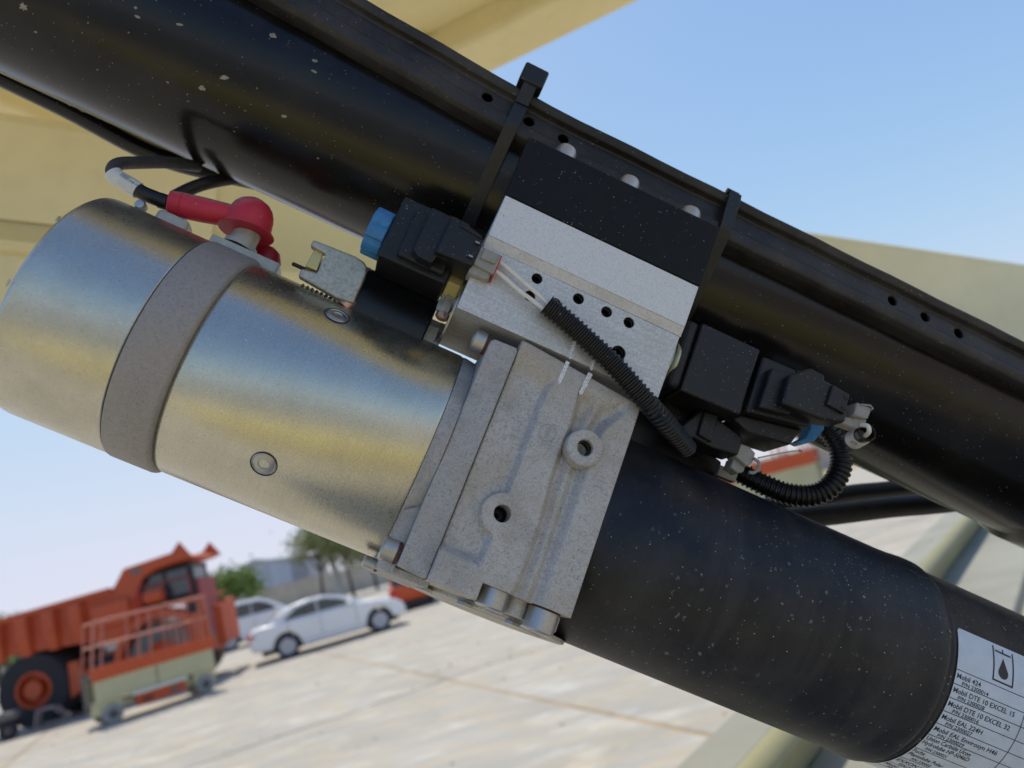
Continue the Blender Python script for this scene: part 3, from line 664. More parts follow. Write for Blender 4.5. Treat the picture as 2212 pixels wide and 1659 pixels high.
# unseen cream deck and grey container, added for the motor's metal to reflect
T = thing('added_cream_deck', 'unseen cream deck added behind the viewer for the motor to reflect', 'machine', Matrix.Translation((-.3, -1.7, 0)))
part('deck_box', box(-2.6, 2.6, -.75, 0, .22, .80), 'cream2', T, bevel=.03)
part('deck_rib', box(-2.6, 2.6, -.80, -.75, .5, .84), 'cream2', T, bevel=.01)
for x in (-1.9, 1.9): wheel(T, x, -.6, .38, .25, 1, 'tyre', 'lcream', .5, 0)
T = thing('added_grey_container', 'unseen grey container added behind the viewer for the motor to reflect', 'container', Matrix.Translation((-1.5, -7, 0)))
part('body', box(-6, 6, -2.4, 0, .1, 2.2), 'shed2', T, bevel=.03)
for i in range(40): part('corrugation', box(-5.9+i*.3, -5.75+i*.3, 0, .04, .2, 2.1), 'shed2', T)

# ================================================================== THE POWER UNIT
YM, ZM, RM = -.044, -.066, .0660
def lx(prof, y0=YM, z0=ZM, n=96): return lathe((0, y0, z0), (1, 0, 0), prof, n, ref=(0, 1, 0))
def cyy(x, z, y0, y1, r, n=28, ch=.0008): s = 1 if y1 > y0 else -1; return lathe((x, y0, z), (0, s, 0), [(0, 0), (0, r-ch), (ch, r), (abs(y1-y0)-ch, r), (abs(y1-y0), r-ch), (abs(y1-y0), 0)], n)
def cyz(x, y, z0, z1, r, n=28, ch=.0005): return lathe((x, y, z0), (0, 0, 1), [(0, 0), (0, r-ch), (ch, r), (z1-z0-ch, r), (z1-z0, r-ch), (z1-z0, 0)], n)
def cyx(x0, x1, y, z, r, n=28, ch=.0005, hexn=None): return lathe((x0, y, z), (1, 0, 0), [(0, 0), (0, r-ch), (ch, r), (x1-x0-ch, r), (x1-x0, r-ch), (x1-x0, 0)], hexn or n)

# ---- motor
T = thing('electric_motor', 'zinc plated drum shaped electric motor left of the pump casting', 'motor', base=(-.14, YM, ZM))
part('end_cap', lx([(-.2515, 0), (-.2515, .050), (-.2505, .060), (-.2490, .0655), (-.2470, .0672), (-.244, .0676), (-.1890, .0676), (-.1885, .0672), (-.1885, .060)]), 'zinc_cap', T)
part('clamp_band', lx([(-.1880, .060), (-.1880, .0674), (-.1874, .0682), (-.1866, .0684), (-.1640, .0684), (-.1626, .0680), (-.1618, .0672), (-.1612, .066), (-.1612, .0645)]), 'band', T)
part('housing', lx([(-.1612, .0645), (-.1600, .0653), (-.1585, .0660), (-.0300, .0660), (-.0288, .0656), (-.0285, .0650), (-.0285, .060)]), 'zinc', T)
for q, tx in ((-43.8, 'round countersunk hex socket screw on the lower side of the drum'), (42.9, None)):
    a = radians(q); o = Vector((-.1035, YM, ZM)); d = Vector((0, sin(a), cos(a)))
    s = part('countersunk_screw', lathe(o, d, [(RM-.004, .0066), (RM+.0000, .0066), (RM+.0003, .0062), (RM+.0001, .0060), (RM-.0001, .0058), (RM+.0004, .0050), (RM+.0005, .0030), (RM-.0002, .0026)], 40), 'bolt', T, label=tx)
    part('hex_socket', lathe(o, d, [(RM-.0004, .00265), (RM-.0025, .0024), (RM-.0028, 0)], 6), 'hole', s)
    part('rim_groove', lathe(o, d, [(RM-.0004, .0074), (RM+.00015, .0073), (RM+.00018, .0068), (RM-.0004, .0067)], 40), 'hole', s)
# lifted tabs on the end cap rim
part('cap_tab', [sweep([(-.2488, YM+.0672*sin(a), ZM+.0672*cos(a)) for a in [radians(22+i*1.0) for i in range(5)]], lambda i: (.0002, .0006, .0007, .0006, .0002)[i], 8)], 'zinc_cap', T)
part('cap_tab', [sweep([(-.2495, YM+.0672*sin(a), ZM+.0672*cos(a)) for a in [radians(-14+i*1.0) for i in range(5)]], lambda i: (.0002, .0006, .0007, .0006, .0002)[i], 8)], 'zinc_cap', T)
# terminal plate and hardware along the top of the drum
part('terminal_plate', box(-.196, -.1525, YM+.063, YM+.0735, ZM-.014, ZM+.010), 'clear', T, bevel=.0012)
p = at(k('J', 1730, 665), -.062); part('terminal_block', box(-.232, -.212, YM+.066, YM+.0765, ZM-.010, ZM+.006), 'clear', T, bevel=.003)
part('terminal_bolt', lathe((p.x, YM+.0715, ZM+.004), (0, 0, 1), [(0, .0034), (.004, .0034), (.0055, .0024), (.0058, 0)], 20), 'bolt', T)
for x in (-.186, -.178): part('band_bolt', cyx(x, x+.006, YM+.071, ZM+.001, .0035, hexn=6), 'hole', T)
part('stud_collar', lathe(at(k('E', 1600, 1120), -.070), (.0, 1, .0), [(-.003, .0105), (.0, .0105), (.0, .0088), (.004, .0082), (.010, .0082), (.010, 0)], 30), 'clear', T)

# ---- battery cable with red boot
zc_ = -.068
def E_(x, y, z=zc_): return at(k('E', x, y), z)
T = thing('battery_cable', 'black battery cable with white printed sleeve ending in a red rubber boot', 'cable', base=E_(600, 600))
part('cable', sweep(spline([E_(1150, 300, -.12), E_(850, 262, -.10), E_(560, 262, -.085), E_(330, 275, -.072), E_(258, 345), E_(300, 420), E_(420, 490), E_(560, 565), E_(700, 630), E_(830, 680)], 7), .0040, 16), 'cable', T)
sl_ = part('printed_sleeve', sweep(spline([E_(268, 372), E_(300, 415), E_(345, 442), E_(430, 492), E_(530, 553)], 5), .0052, 20), 'sleeve', T)
part('heat_shrink', sweep(spline([E_(530, 553), E_(600, 590), E_(700, 630), E_(835, 682)], 5), .00455, 20), 'conduit', T)
part('heat_shrink', sweep(spline([E_(755, 655), E_(835, 682)], 3), .00485, 20), 'conduit', T)
b0, b1 = E_(855, 680), E_(1560, 830); bd = (b1-b0).normalized(); Lb_ = (b1-b0).length
part('boot', lathe(b0, bd, [(0, .0035), (0, .0072), (.0005, .0077), (.0068, .0080), (.0072, .0079), (.0076, .0080), (Lb_*.5, .0079), (Lb_*.78, .0074), (Lb_, .0068), (Lb_, 0)], 40), 'red', T)
dc = E_(1700, 830, -.069); fd = (E_(1970, 1130) - E_(1340, 970)).normalized(); un = Vector((-fd.y, fd.x, 0)).normalized()
part('boot_seam', lathe(b0, bd, [(.0070, .0079), (.0074, .0084), (.0078, .0079)], 40), 'red', T)
part('boot_dome', lathe(dc - un*.0115, un, [(0, .0), (.0, .0168), (.0006, .0174), (.0012, .0170), (.0018, .0146), (.006, .0143), (.0105, .0142), (.014, .0136), (.0175, .0122), (.0205, .0098), (.0228, .0062), (.0240, .003), (.0243, 0)], 44), 'red', T)
def sleeve_text(txt, size, org, dx, dy, dz, parent, mat='ink'):
    cu = bpy.data.curves.new('t', 'FONT'); cu.body = txt; cu.size = size; ob = bpy.data.objects.new('t', cu); COL.objects.link(ob)
    dg = bpy.context.evaluated_depsgraph_get(); me = bpy.data.meshes.new_from_object(ob.evaluated_get(dg))
    vs = [tuple(org + dx*v.co.x + dy*v.co.y + dz*(.00006)) for v in me.vertices]; fs = [tuple(p.vertices) for p in me.polygons]
    bpy.data.objects.remove(ob); return vs, fs
sdir = (E_(500, 535)-E_(320, 425)).normalized(); sup = Vector((-sdir.y, sdir.x, 0)).normalized(); o0 = E_(335, 430)
geo = []
for i, (tx, off) in enumerate((('4922727', .0016), ('METER ZONE CLT', .0002), ('40-121', -.0026))):
    th_ = math.asin(max(-1, min(1, off/.0046))); geo.append(sleeve_text(tx if i != 1 else 'K23562 WIRE 31', .0017, o0 + sup*off + Vector((0, 0, .0054*cos(th_))) + sdir*.0012, sdir, sup, Vector((0, 0, 1)), sl_))
part('printing', geo, 'ink', sl_)
T = thing('terminal_boot', 'second dark red rubber boot low behind the bright red one', 'boot', base=at(k('E', 1850, 1270), -.095))
part('boot_dome', lathe(at(k('E', 1850, 1270), -.095), (.15, 1, .1), [(-.016, 0), (-.016, .012), (-.004, .0118), (.003, .010), (.008, .006), (.010, 0)], 36), 'dred', T)
T = thing('ground_cable', 'short black cable behind the red boot under the tube', 'cable', base=at(k('E', 1200, 500), -.12))
part('cable', sweep(spline([at(k('E', 900, 620), -.12), at(k('E', 1080, 530), -.12), at(k('E', 1260, 470), -.12), at(k('E', 1500, 430), -.13), at(k('E', 1800, 420), -.14)], 6), .0045, 12), 'hose', T)

# ---- pump casting: height field front, real socket holes
X0, X1 = -.0034, .0745
def sm(e0, e1, x):
    t = max(0., min(1., (x-e0)/(e1-e0))); return t*t*(3-2*t)
def hfun(x, y):
    # lower field left of the step
    xs = .0170 + .0042*sm(.004, .016, y)
    rec = (1 - sm(xs-.0002, xs+.0040, x)) * (1 - sm(.006, .0205, y + (x-.010)*.35)) * sm(-.0985, -.0925, y)
    b2 = sqrt((x-.0207)**2 + (y+.0685)**2); rec *= sm(.0112, .0124, b2) if x < .0225 else 1
    h = -.0050*rec
    # port gallery: valley with soft shoulders that opens at the top
    w = sm(-.01, .018, y)
    c0 = .0405 + .0016*sin(y*60) - .004*w; c1 = .0556 + .010*w
    v = sm(c0-.002, c0+.0032, x) * (1 - sm(c1-.0036, c1+.0026, x)) * (1 - sm(.004, .016, y - abs(x-.050)*.3))
    h -= .0066*v*(.8+.2*sm(-.1, -.03, y))
    h += .0026*math.exp(-((x-(c0+c1)/2)/.0032)**2)*v
    return h
H1 = (.0503, -.0176, .0046); H2 = (.0207, -.0681, .0048)
def casting():
    nx, ny = 200, 340; v = []; f = []; idx = {}
    def top(x): return .0268 - .0068*max(0, (x-.0015))/.073
    def bot(x): return -.1140 if x < .0240 else -.1048
    for j in range(ny+1):
        for i in range(nx+1):
            x = X0 + (X1-X0)*i/nx; b = -.1140; y = b + (top(x)-b)*j/ny
            h = hfun(x, y)
            for hx, hy, hr in (H2,):
                d = sqrt((x-hx)**2+(y-hy)**2)
                if abs(d-hr) < .00030: x, y = hx+(x-hx)*hr/d, hy+(y-hy)*hr/d
                elif d < hr: h = -.016
            e = min(x-X0, X1-x, top(x)-y, y-b); h -= .0012*(1-min(1, max(0, e)/.0010))**2
            v.append((x, y, h))
    def bad(i, j):
        x = X0 + (X1-X0)*(i+.5)/nx; y = v[j*(nx+1)+i][1]; return x > .0240 and y < -.1048
    for j in range(ny):
        for i in range(nx):
            if bad(i, j): continue
            a = j*(nx+1)+i; f.append((a, a+1, a+nx+2, a+nx+1))
    # skirts down to the back
    from collections import Counter
    ec = Counter()
    for q in f:
        for a, b_ in zip(q, q[1:]+q[:1]): ec[(a, b_)] += 1
    rim = [(a, b_) for (a, b_) in ec if (b_, a) not in ec]; mp = {}
    for a, b_ in rim:
        for c in (a, b_):
            if c not in mp: mp[c] = len(v); v.append((v[c][0], v[c][1], -.118))
    f += [(b_, a, mp[a], mp[b_]) for a, b_ in rim]
    return v, f
T = thing('pump_casting', 'grey cast aluminium pump block between the motor and the black tank', 'pump', base=(.035, -.05, -.06))
part('casting', casting(), 'cast', T, smooth=40)
part('shelf', prism([(.0262, -.1046), (.0262, -.1138), (.0735, -.1138), (.0735, -.1046)], -.118, -.0148), 'cast', T, bevel=.001)
part('shelf', lathe((.048, -.1046, -.0165), (0, -1, 0), [(0, .0062), (.0090, .0062), (.0090, 0)], 20), 'cast', T)
part('end_flange', [prism([(-.0200, -.1125), (-.0200, .0190), (-.0180, .0212), (-.0050, .0218), (-.0036, .0205), (-.0036, -.1135)], -.118, -.0022)], 'cast_dark', T, bevel=.0012, seg=3)
part('spigot', [lx([(-.0284, .060), (-.0284, .0655), (-.0262, .0658), (-.0202, .0650), (-.0202, .05)]), prism([(-.0275, -.1165), (-.0275, -.085), (-.0202, -.080), (-.0202, -.1165)], -.118, -.010)], 'cast_dark', T)
part('port_boss', lathe((H1[0], H1[1], -.004), (0, 0, 1), [(0, .0112), (.0060, .0105), (.0072, .0104), (.0078, .0098), (.0078, .0052), (.0073, .0046), (-.008, .0046), (-.008, 0)], 56), 'cast', T)
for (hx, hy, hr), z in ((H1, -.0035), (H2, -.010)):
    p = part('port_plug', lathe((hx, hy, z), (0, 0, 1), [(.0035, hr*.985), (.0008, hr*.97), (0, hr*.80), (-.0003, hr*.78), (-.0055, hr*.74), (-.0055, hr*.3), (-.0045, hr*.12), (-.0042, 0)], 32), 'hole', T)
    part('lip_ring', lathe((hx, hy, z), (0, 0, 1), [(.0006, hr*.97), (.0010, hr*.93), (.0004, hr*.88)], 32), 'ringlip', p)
def ringmark(x, y, z, r, w):
    return lathe((x, y, z), (0, 0, 1), [(0, r-w), (.00022, r-w*.6), (.00022, r+w*.6), (0, r+w)], 40)
part('cast_arrow_mark', [ringmark(.0282, -.0176, 0, .0047, .00028), sweep([(.0276, -.0208, .0001), (.0279, -.0160, .0001)], .00022, 6), sweep([(.0287, -.0208, .0001), (.0290, -.0160, .0001)], .00022, 6),
                         sweep([(.0270, -.0160, .0001), (.0285, -.0142, .0001), (.0299, -.0160, .0001)], .00022, 6)], 'cast_dark', T)
def screw_y(x, z, y0, y1, r, parent): 
    s = part('socket_screw', lathe((x, y0, z), (0, -1, 0), [(0, 0), (0, r), (y0-y1-.0009, r), (y0-y1, r-.0009), (y0-y1, r*.55), (y0-y1-.003, r*.5), (y0-y1-.003, 0)], 32), 'bolt', parent)
    part('washer', lathe((x, y0+.0006, z), (0, -1, 0), [(0, 0), (0, r*1.04), (.0006, r*1.04), (.0006, 0)], 32), 'rust', s)
def screw_x(x0, x1, y, z, r, parent, wsh='rust'):
    s = part('socket_screw', lathe((x1, y, z), (-1, 0, 0), [(0, 0), (0, r), (x1-x0-.0009, r), (x1-x0, r-.0009), (x1-x0, r*.55), (x1-x0-.003, r*.5), (x1-x0-.003, 0)], 32), 'bolt', parent)
    part('washer', lathe((x1+.0018, y, z), (-1, 0, 0), [(0, 0), (0, r*.97), (.0017, r*.97), (.0017, 0)], 32), wsh, s)
screw_y(.0338, -.0110, -.1048, -.1152, .0084, T); screw_y(.0622, -.0108, -.1055, -.1172, .0088, T)
screw_x(-.0292, -.0220, .0194, -.0120, .0066, T); screw_x(-.0306, -.0226, -.1064, -.0120, .0064, T); screw_x(-.0351, -.0275, -.1143, -.0520, .0035, T)
for p, z in ((k('7', 1395, 670), -.030), (k('5', 1960, 1160), -.030)):
    q = at(p, z); part('cap_nut', lathe((.0740, q.y, z), (1, 0, 0), [(0, 0), (0, .0052), (.0030, .0052), (.0048, .0035), (.0052, 0)], 6 if p[1] > 1000 else 20), 'copper', T)
# gasket line between casting and flange, and grime in the corners
part('gasket', box(-.0037, -.0033, -.1135, .0215, -.118, -.0030), 'grime', T)
# round cover plates on the underside
part('bottom_cover', lathe((.043, -.1140, -.078), (0, -1, 0), [(0, 0), (0, .054), (.0016, .054), (.0022, .0534), (.0022, .040), (.0030, .039), (.0030, 0)], 72), 'cast', T)
for x, z in ((.024, -.028), (.052, -.026), (.002, -.04)):
    part('cover_bolt', lathe((x, -.1160, z), (0, -1, 0), [(0, 0), (0, .0050), (.0018, .0050), (.0018, 0)], 6), 'bolt', T)
part('bottom_cover', box(-.024, .0, -.1172, -.1130, -.10, -.012), 'cast_dark', T, bevel=.0008)

# ---- valve manifold
T = thing('valve_manifold', 'bright aluminium valve block with drilled holes above the pump casting', 'valve block', base=(.02, .05, -.035))
holes = [(-.0091, .0652, .0033), (-.0092, .0532, .0033), (.0062, .0554, .0036), (.0179, .0647, .0034), (.0363, .0647, .0034), (.0511, .0645, .0034), (.0512, .0440, .0044)]
blk = part('block', prism([(-.0448, .0282), (-.0448, .0703), (.0832, .0700), (.0822, .0285)], -.0695, 0), 'mach', T)
carve(blk, [lathe((x, y, .01), (0, 0, -1), [(0, 0), (0, r), (.022, r), (.022, 0)], 36) for x, y, r in holes])
m = blk.modifiers.new('bevel', 'BEVEL'); m.width = .0005; m.segments = 2; m.limit_method = 'ANGLE'; m.angle_limit = radians(40)
part('step', prism([(.0703, 0), (.0703, -.03), (.0765, -.03), (.0765, .0012)], -.0450, .0838, 'x'), 'tan_band', T)
part('upper_block', prism([(-.0450, .0767), (-.0450, .1053), (.0846, .1056), (.0840, .0767)], -.0695, .0013), 'mach_plain', T, bevel=.0005)
for x, y, r in holes:
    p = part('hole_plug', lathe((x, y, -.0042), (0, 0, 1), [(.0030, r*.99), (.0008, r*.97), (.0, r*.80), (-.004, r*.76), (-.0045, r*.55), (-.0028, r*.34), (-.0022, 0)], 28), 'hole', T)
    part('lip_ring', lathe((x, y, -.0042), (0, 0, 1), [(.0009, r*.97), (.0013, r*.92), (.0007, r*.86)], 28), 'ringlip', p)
# paint pen marks across the joint
def mark(pts, w0, w1, z):
    a, b = Vector(pts[0]), Vector(pts[1]); d = (b-a).normalized(); n = Vector((-d.y, d.x)); N = 10; v = []; f = []
    rnd = random.Random(int(a.x*1e5))
    for i in range(N+1):
        c = a.lerp(b, i/N); w = (w0+(w1-w0)*i/N)*rnd.uniform(.85, 1.1)*(1 if i < N else .35)
        for s_ in (-1, 1): v.append((c.x+n.x*w*s_, c.y+n.y*w*s_, z))
    for i in range(N): f.append((i*2, i*2+1, i*2+3, i*2+2))
    return v, f
def l5(x, y): q = at(k('5', x, y), 0); return (q.x, q.y)
for a, b, z in ((l5(1580, 570), l5(1545, 690), .0002),): part('paint_mark', mark((a, b), .0011, .0009, z), 'chalk', T)
part('paint_mark', mark((l5(1695, 700), l5(1682, 760)), .0011, .0009, .0002), 'chalk', T)
PC = bpy.data.objects['pump_casting']
part('paint_mark', mark((l5(1535, 705), l5(1475, 845)), .0014, .0012, .00022), 'chalk', PC)
part('paint_mark', mark((l5(1678, 780), l5(1610, 915)), .0014, .0011, .00022), 'chalk', PC)

# ---- black bracket plate with three pin ends
T = thing('mounting_bracket', 'flat black bracket plate above the aluminium valve block', 'bracket', base=(.02, .128, -.008))
part('bracket_plate', [prism([(-.0450, .1063), (-.0462, .1490), (-.0440, .1496), (.0868, .1512), (.0856, .1066)], -.014, .0008)], 'plate', T, bevel=.0006)
for q in ((-.0268+.0062, .1578), (.0245, .1578), (.0692, .1575)):
    x, y = q; part('pin_end', [lathe((x, y-.009, -.014), (0, 1, 0), [(0, .0068), (.0125, .0068), (.0150, .0058), (.0158, .0040), (.016, 0)], 28)], 'pinhead', T)

# ---- left solenoid
T = thing('solenoid_coil', 'boxy black solenoid coil with blue knob left of the valve block', 'solenoid', base=(-.075, .06, -.02), group='solenoid coils on the valve block')
part('coil_body', prism([(-.0975, .0410), (-.0980, .0818), (-.0560, .0818), (-.0558, .0414)], -.0385, -.0080), 'coil', T, bevel=.0012)
part('front_pad', prism([(-.0875, .0445), (-.0885, .0755), (-.0600, .0760), (-.0590, .0445)], -.010, -.0040), 'coil', T, bevel=.0016, seg=3)
part('connector_base', prism([(-.0800, .0480), (-.0803, .0762), (-.0677, .0758), (-.0672, .0740), (-.0600, .0740), (-.0600, .0500), (-.0665, .0500), (-.0672, .0445), (-.0760, .0450)], -.006, .0040), 'coil', T, bevel=.0012, seg=3)
s = part('connector_socket', prism([(-.0680, .0500), (-.0680, .0745), (-.0568, .0742), (-.0560, .0712), (-.0462, .0690), (-.0462, .0510)], -.012, .0085), 'coil', T, bevel=.0012, seg=3)
part('latch_window', [box(-.0505, -.0470, .0640, .0668, .0082, .0092)], 'hole', s); part('latch_window', [box(-.0510, -.0475, .0545, .0570, .0082, .0092)], 'hole', s)
part('latch_bar', box(-.0502, -.0476, .0646, .0656, .0092, .0097), 'grey_plug', s); part('latch_bar', box(-.0506, -.0480, .0552, .0562, .0092, .0097), 'grey_plug', s)
part('top_rib', prism([(-.062, .0700), (-.062, .0738), (-.0475, .0700), (-.0475, .0680)], .004, .0096), 'coil', T, bevel=.0008)
pg = part('plug', [prism([(-.0462, .0535), (-.0462, .0655), (-.0335, .0655), (-.0335, .0525)], -.004, .0072), prism([(-.0470, .0480), (-.0470, .0545), (-.0345, .0545), (-.0345, .0490)], -.006, .0050)], 'grey_plug', T, bevel=.0009)
part('plug_latch', prism([(-.0440, .0575), (-.0440, .0645), (-.0350, .0645), (-.0350, .0580)], .0068, .0092), 'grey_plug', pg, bevel=.0008)
part('plug_seal', box(-.0338, -.0329, .0500, .0655, -.0045, .0062), 'redseal', pg)
kn = []
for i in range(10): 
    a = 2*pi*i/10
kprof = [(cos(2*pi*i/60)*(.0148 - .0016*max(0, cos(2*pi*i/60*8))**2), sin(2*pi*i/60)*(.0148 - .0016*max(0, cos(2*pi*i/60*8))**2)) for i in range(60)]
part('retainer_knob', prism([(.0598+a, -.024+b) for a, b in kprof], -.1095, -.0983, 'x'), 'blue', T, bevel=.0008)
part('valve_stem', cyx(-.0985, -.044, .060, -.024, .0075), 'bolt', T)
part('hex_nut', lathe((-.0560, .0535, -.026), (1, 0, 0), [(0, 0), (0, .0125), (.0008, .0135), (.0085, .0135), (.0095, .0125), (.0095, 0)], 6, phase=.25), 'yzinc', T)

# ---- cartridge hardware between coil and block
T = thing('check_valve_fittings', 'stack of green and copper hex fittings at the left face of the valve block', 'fitting', base=(-.05, .03, -.03))
part('locknut', lathe((-.0545, .0300+.011, -.028), (1, 0, 0), [(0, 0), (0, .0052), (.009, .0052), (.009, 0)], 14), 'band', T)
part('hex_fitting', lathe((-.0510, .0335, -.026), (0, -1, 0), [(-.010, 0), (-.010, .0040), (-.009, .0046), (.0, .0046), (.002, .0040), (.002, 0)], 6), 'galv', T)
part('copper_cap', lathe((-.0500, .0305, -.026), (0, -1, 0), [(-.0012, 0), (-.0012, .0042), (.0020, .0042), (.0030, .0030), (.0030, 0)], 8), 'copper', T)
part('lock_washer', [lathe((-.0462, .036, -.03), (1, 0, 0), [(0, 0), (0, .019), (.0012, .019), (.0012, 0)], 40)], 'bolt', T)
T = thing('cartridge_valve', 'round black cartridge coil with mottled steel clevis behind the motor', 'valve', base=(-.08, .018, -.07))
yc, zc2 = .0195, -.068
part('coil_sleeve', lathe((-.1020, yc, zc2), (1, 0, 0), [(0, 0), (0, .0325), (.001, .0335), (.046, .0335), (.047, .0325), (.047, 0)], 64), 'conduit', T)
part('coil_cup', lathe((-.1125, yc, zc2), (1, 0, 0), [(0, 0), (0, .029), (.001, .0315), (.003, .033), (.0103, .0338), (.0103, 0)], 64), 'galv', T)
part('hex_nut', lathe((-.0560, yc-.0, zc2+.006), (1, 0, 0), [(0, 0), (0, .0195), (.0075, .0195), (.0075, 0)], 6, phase=.3), 'galv', T)
part('hex_nut', lathe((-.0488, yc, zc2), (1, 0, 0), [(0, 0), (0, .021), (.004, .021), (.004, 0)], 40), 'bolt', T)
cv = part('clevis', [prism([(-.1368, .0378), (-.1368, .0420), (-.1110, .0435), (-.1050, .0425), (-.1020, .0405), (-.1005, .0345), (-.1000, .0160), (-.1100, .0150), (-.1350, .0178), (-.1350, .0228), (-.1262, .0238), (-.1268, .0372)], -.036, -.030),
           prism([(-.1110, .0430), (-.1035, .0418), (-.1008, .0345), (-.1008, .0150), (-.1110, .0150)], -.090, -.036)], 'galv', T, bevel=.0012, seg=3)
part('clevis_pin', [prism([tuple(at(k('A', *q), -.034)[:2]) for q in ((372, 712), (458, 742), (398, 915), (288, 868))], -.044, -.033), cyx(-.1275, -.1255, .0305, -.041, .0045)], 'yzinc', T, bevel=.0008)
part('pin_tail', cyx(-.1435, -.1345, .0272, -.042, .0012), 'conduit', T)
hx_ = [Vector((-.1320+.020*i/70, .0128+.0042*sin(i*.62), -.040+.0042*cos(i*.62))) for i in range(71)]
part('spring', sweep(hx_, .00065, 8), 'bolt', T)
part('roller', lathe(at(k('A', 690, 1210), -.036), (.3, 1, 0), [(-.004, 0), (-.004, .0045), (.0025, .0045), (.004, .003), (.004, 0)], 24), 'copper', T)

# ---- right hand solenoids
T = thing('solenoid_coil', 'large matt black solenoid coil right of the valve block over the tank', 'solenoid', base=(.14, .065, -.02), group='solenoid coils on the valve block')
part('coil_body', prism([(.0972, .0432), (.0980, .0910), (.1392, .0910), (.1381, .0446)], -.0375, -.0100), 'coil', T, bevel=.0012)
part('end_collar', [prism([(.0972, .0432), (.0980, .0910), (.0980, .0910), (.0972, .0432)], -.0375, -.0100), prism([(.0438, -.011), (.0904, -.011), (.0904, -.040), (.0438, -.040)], .0885, .0975, 'x', [(.0438, -.011), (.0904, -.011), (.0904, -.040), (.0438, -.040)])][1:], 'coil', T, bevel=.003)
part('coil_flange', prism([(.1412, .0487), (.1421, .0880), (.1660, .0890), (.1672, .0800), (.1835, .0775), (.1838, .0565)], -.040, -.0100), 'coil', T, bevel=.0014)
part('coil_underside', prism([(.1385, .0446), (.1420, .0487), (.1838, .0565), (.1790, .0440), (.150, .0400)], -.048, -.018), 'coil', T, bevel=.0012)
part('raised_pad', prism([(.1455, .0520), (.1468, .0800), (.1660, .0800), (.1660, .0560)], -.0105, -.0040), 'coil', T, bevel=.001)
s = part('connector_socket', prism([(.1560, .0578), (.1562, .0775), (.1680, .0880), (.1790, .0875), (.1790, .0845), (.1975, .0830), (.1990, .0640), (.1820, .0590)], -.014, .0020), 'coil', T, bevel=.0016, seg=3)
part('connector_lid', prism([(.1830, .0690), (.1840, .0830), (.1965, .0815), (.1962, .0680)], .001, .0042), 'coil', s, bevel=.0008)
part('latch_window', box(.1930, .1960, .0775, .0795, .0040, .0046), 'hole', s); part('latch_window', box(.1930, .1960, .0702, .0722, .0040, .0046), 'hole', s)
pb = at(k('B', 1750, 820), 0); 
pg = part('plug', [prism([tuple(at(k('B', *q), 0)[:2]) for q in ((1705, 755), (1815, 800), (1785, 880), (1680, 850))], -.010, .001), prism([tuple(at(k('B', *q), -.004)[:2]) for q in ((1620, 860), (1780, 885), (1760, 930), (1700, 950), (1590, 910))], -.012, -.003)], 'grey_plug', T, bevel=.0009)
part('plug_latch', sweep([at(k('B', *q), .0015) for q in ((1740, 770), (1810, 778), (1828, 800), (1812, 810))], .0006, 8), 'grey_plug', pg)
part('hex_nut', [lathe((.0835, .0625, -.026), (1, 0, 0), [(0, 0), (0, .0125), (.0045, .0140), (.0048, .0158), (.0060, .0165), (.0075, .0158), (.0075, 0)], 40)], 'gzinc', T)
part('hex_flat', [lathe((.0825, .0625, -.026), (1, 0, 0), [(0, 0), (0, .0145), (.0035, .0145), (.0035, 0)], 6, phase=.2)], 'galv', T)
part('retainer_clip', prism([tuple(at(k('B', *q), -.030)[:2]) for q in ((1385, 870), (1478, 905), (1470, 960), (1400, 1040), (1310, 1065), (1265, 1045), (1335, 1010), (1360, 950))], -.040, -.030), 'blue', T, bevel=.001)
T = thing('solenoid_connector', 'smaller black connector socket with grey plug just above the tank', 'connector', base=(.13, .03, -.03))
part('socket_body', [prism([(.1120, .0205), (.1115, .0300), (.1195, .0440), (.1300, .0455), (.1335, .0430), (.1500, .0400), (.1520, .0370), (.1515, .0262), (.1340, .0240), (.1210, .0250)], -.046, -.026)], 'coil', T, bevel=.0014, seg=3)
part('socket_step', prism([(.1215, .0275), (.1212, .0432), (.1310, .0445), (.1318, .0262)], -.030, -.0235), 'coil', T, bevel=.001)
part('stem', box(.100, .150, .036, .049, -.060, -.040), 'coil', T, bevel=.002)
pg = part('plug', [prism([tuple(at(k('B', *q), -.028)[:2]) for q in ((850, 1055), (920, 1080), (965, 1130), (945, 1195), (905, 1230), (815, 1150))], -.040, -.028), prism([tuple(at(k('B', *q), -.030)[:2]) for q in ((815, 1160), (905, 1215), (890, 1265), (850, 1275), (790, 1230))], -.042, -.032)], 'grey_plug', T, bevel=.0009)
part('plug_latch', sweep(spline([at(k('B', *q), -.027) for q in ((950, 1170), (985, 1195), (985, 1240), (950, 1272), (915, 1270))], 4), .0011, 10), 'grey_plug', pg)
part('spacer', prism([tuple(at(k('B', *q), -.05)[:2]) for q in ((705, 1215), (840, 1265), (815, 1345), (680, 1290))], -.056, -.05), 'grey_plug', T, bevel=.0006)

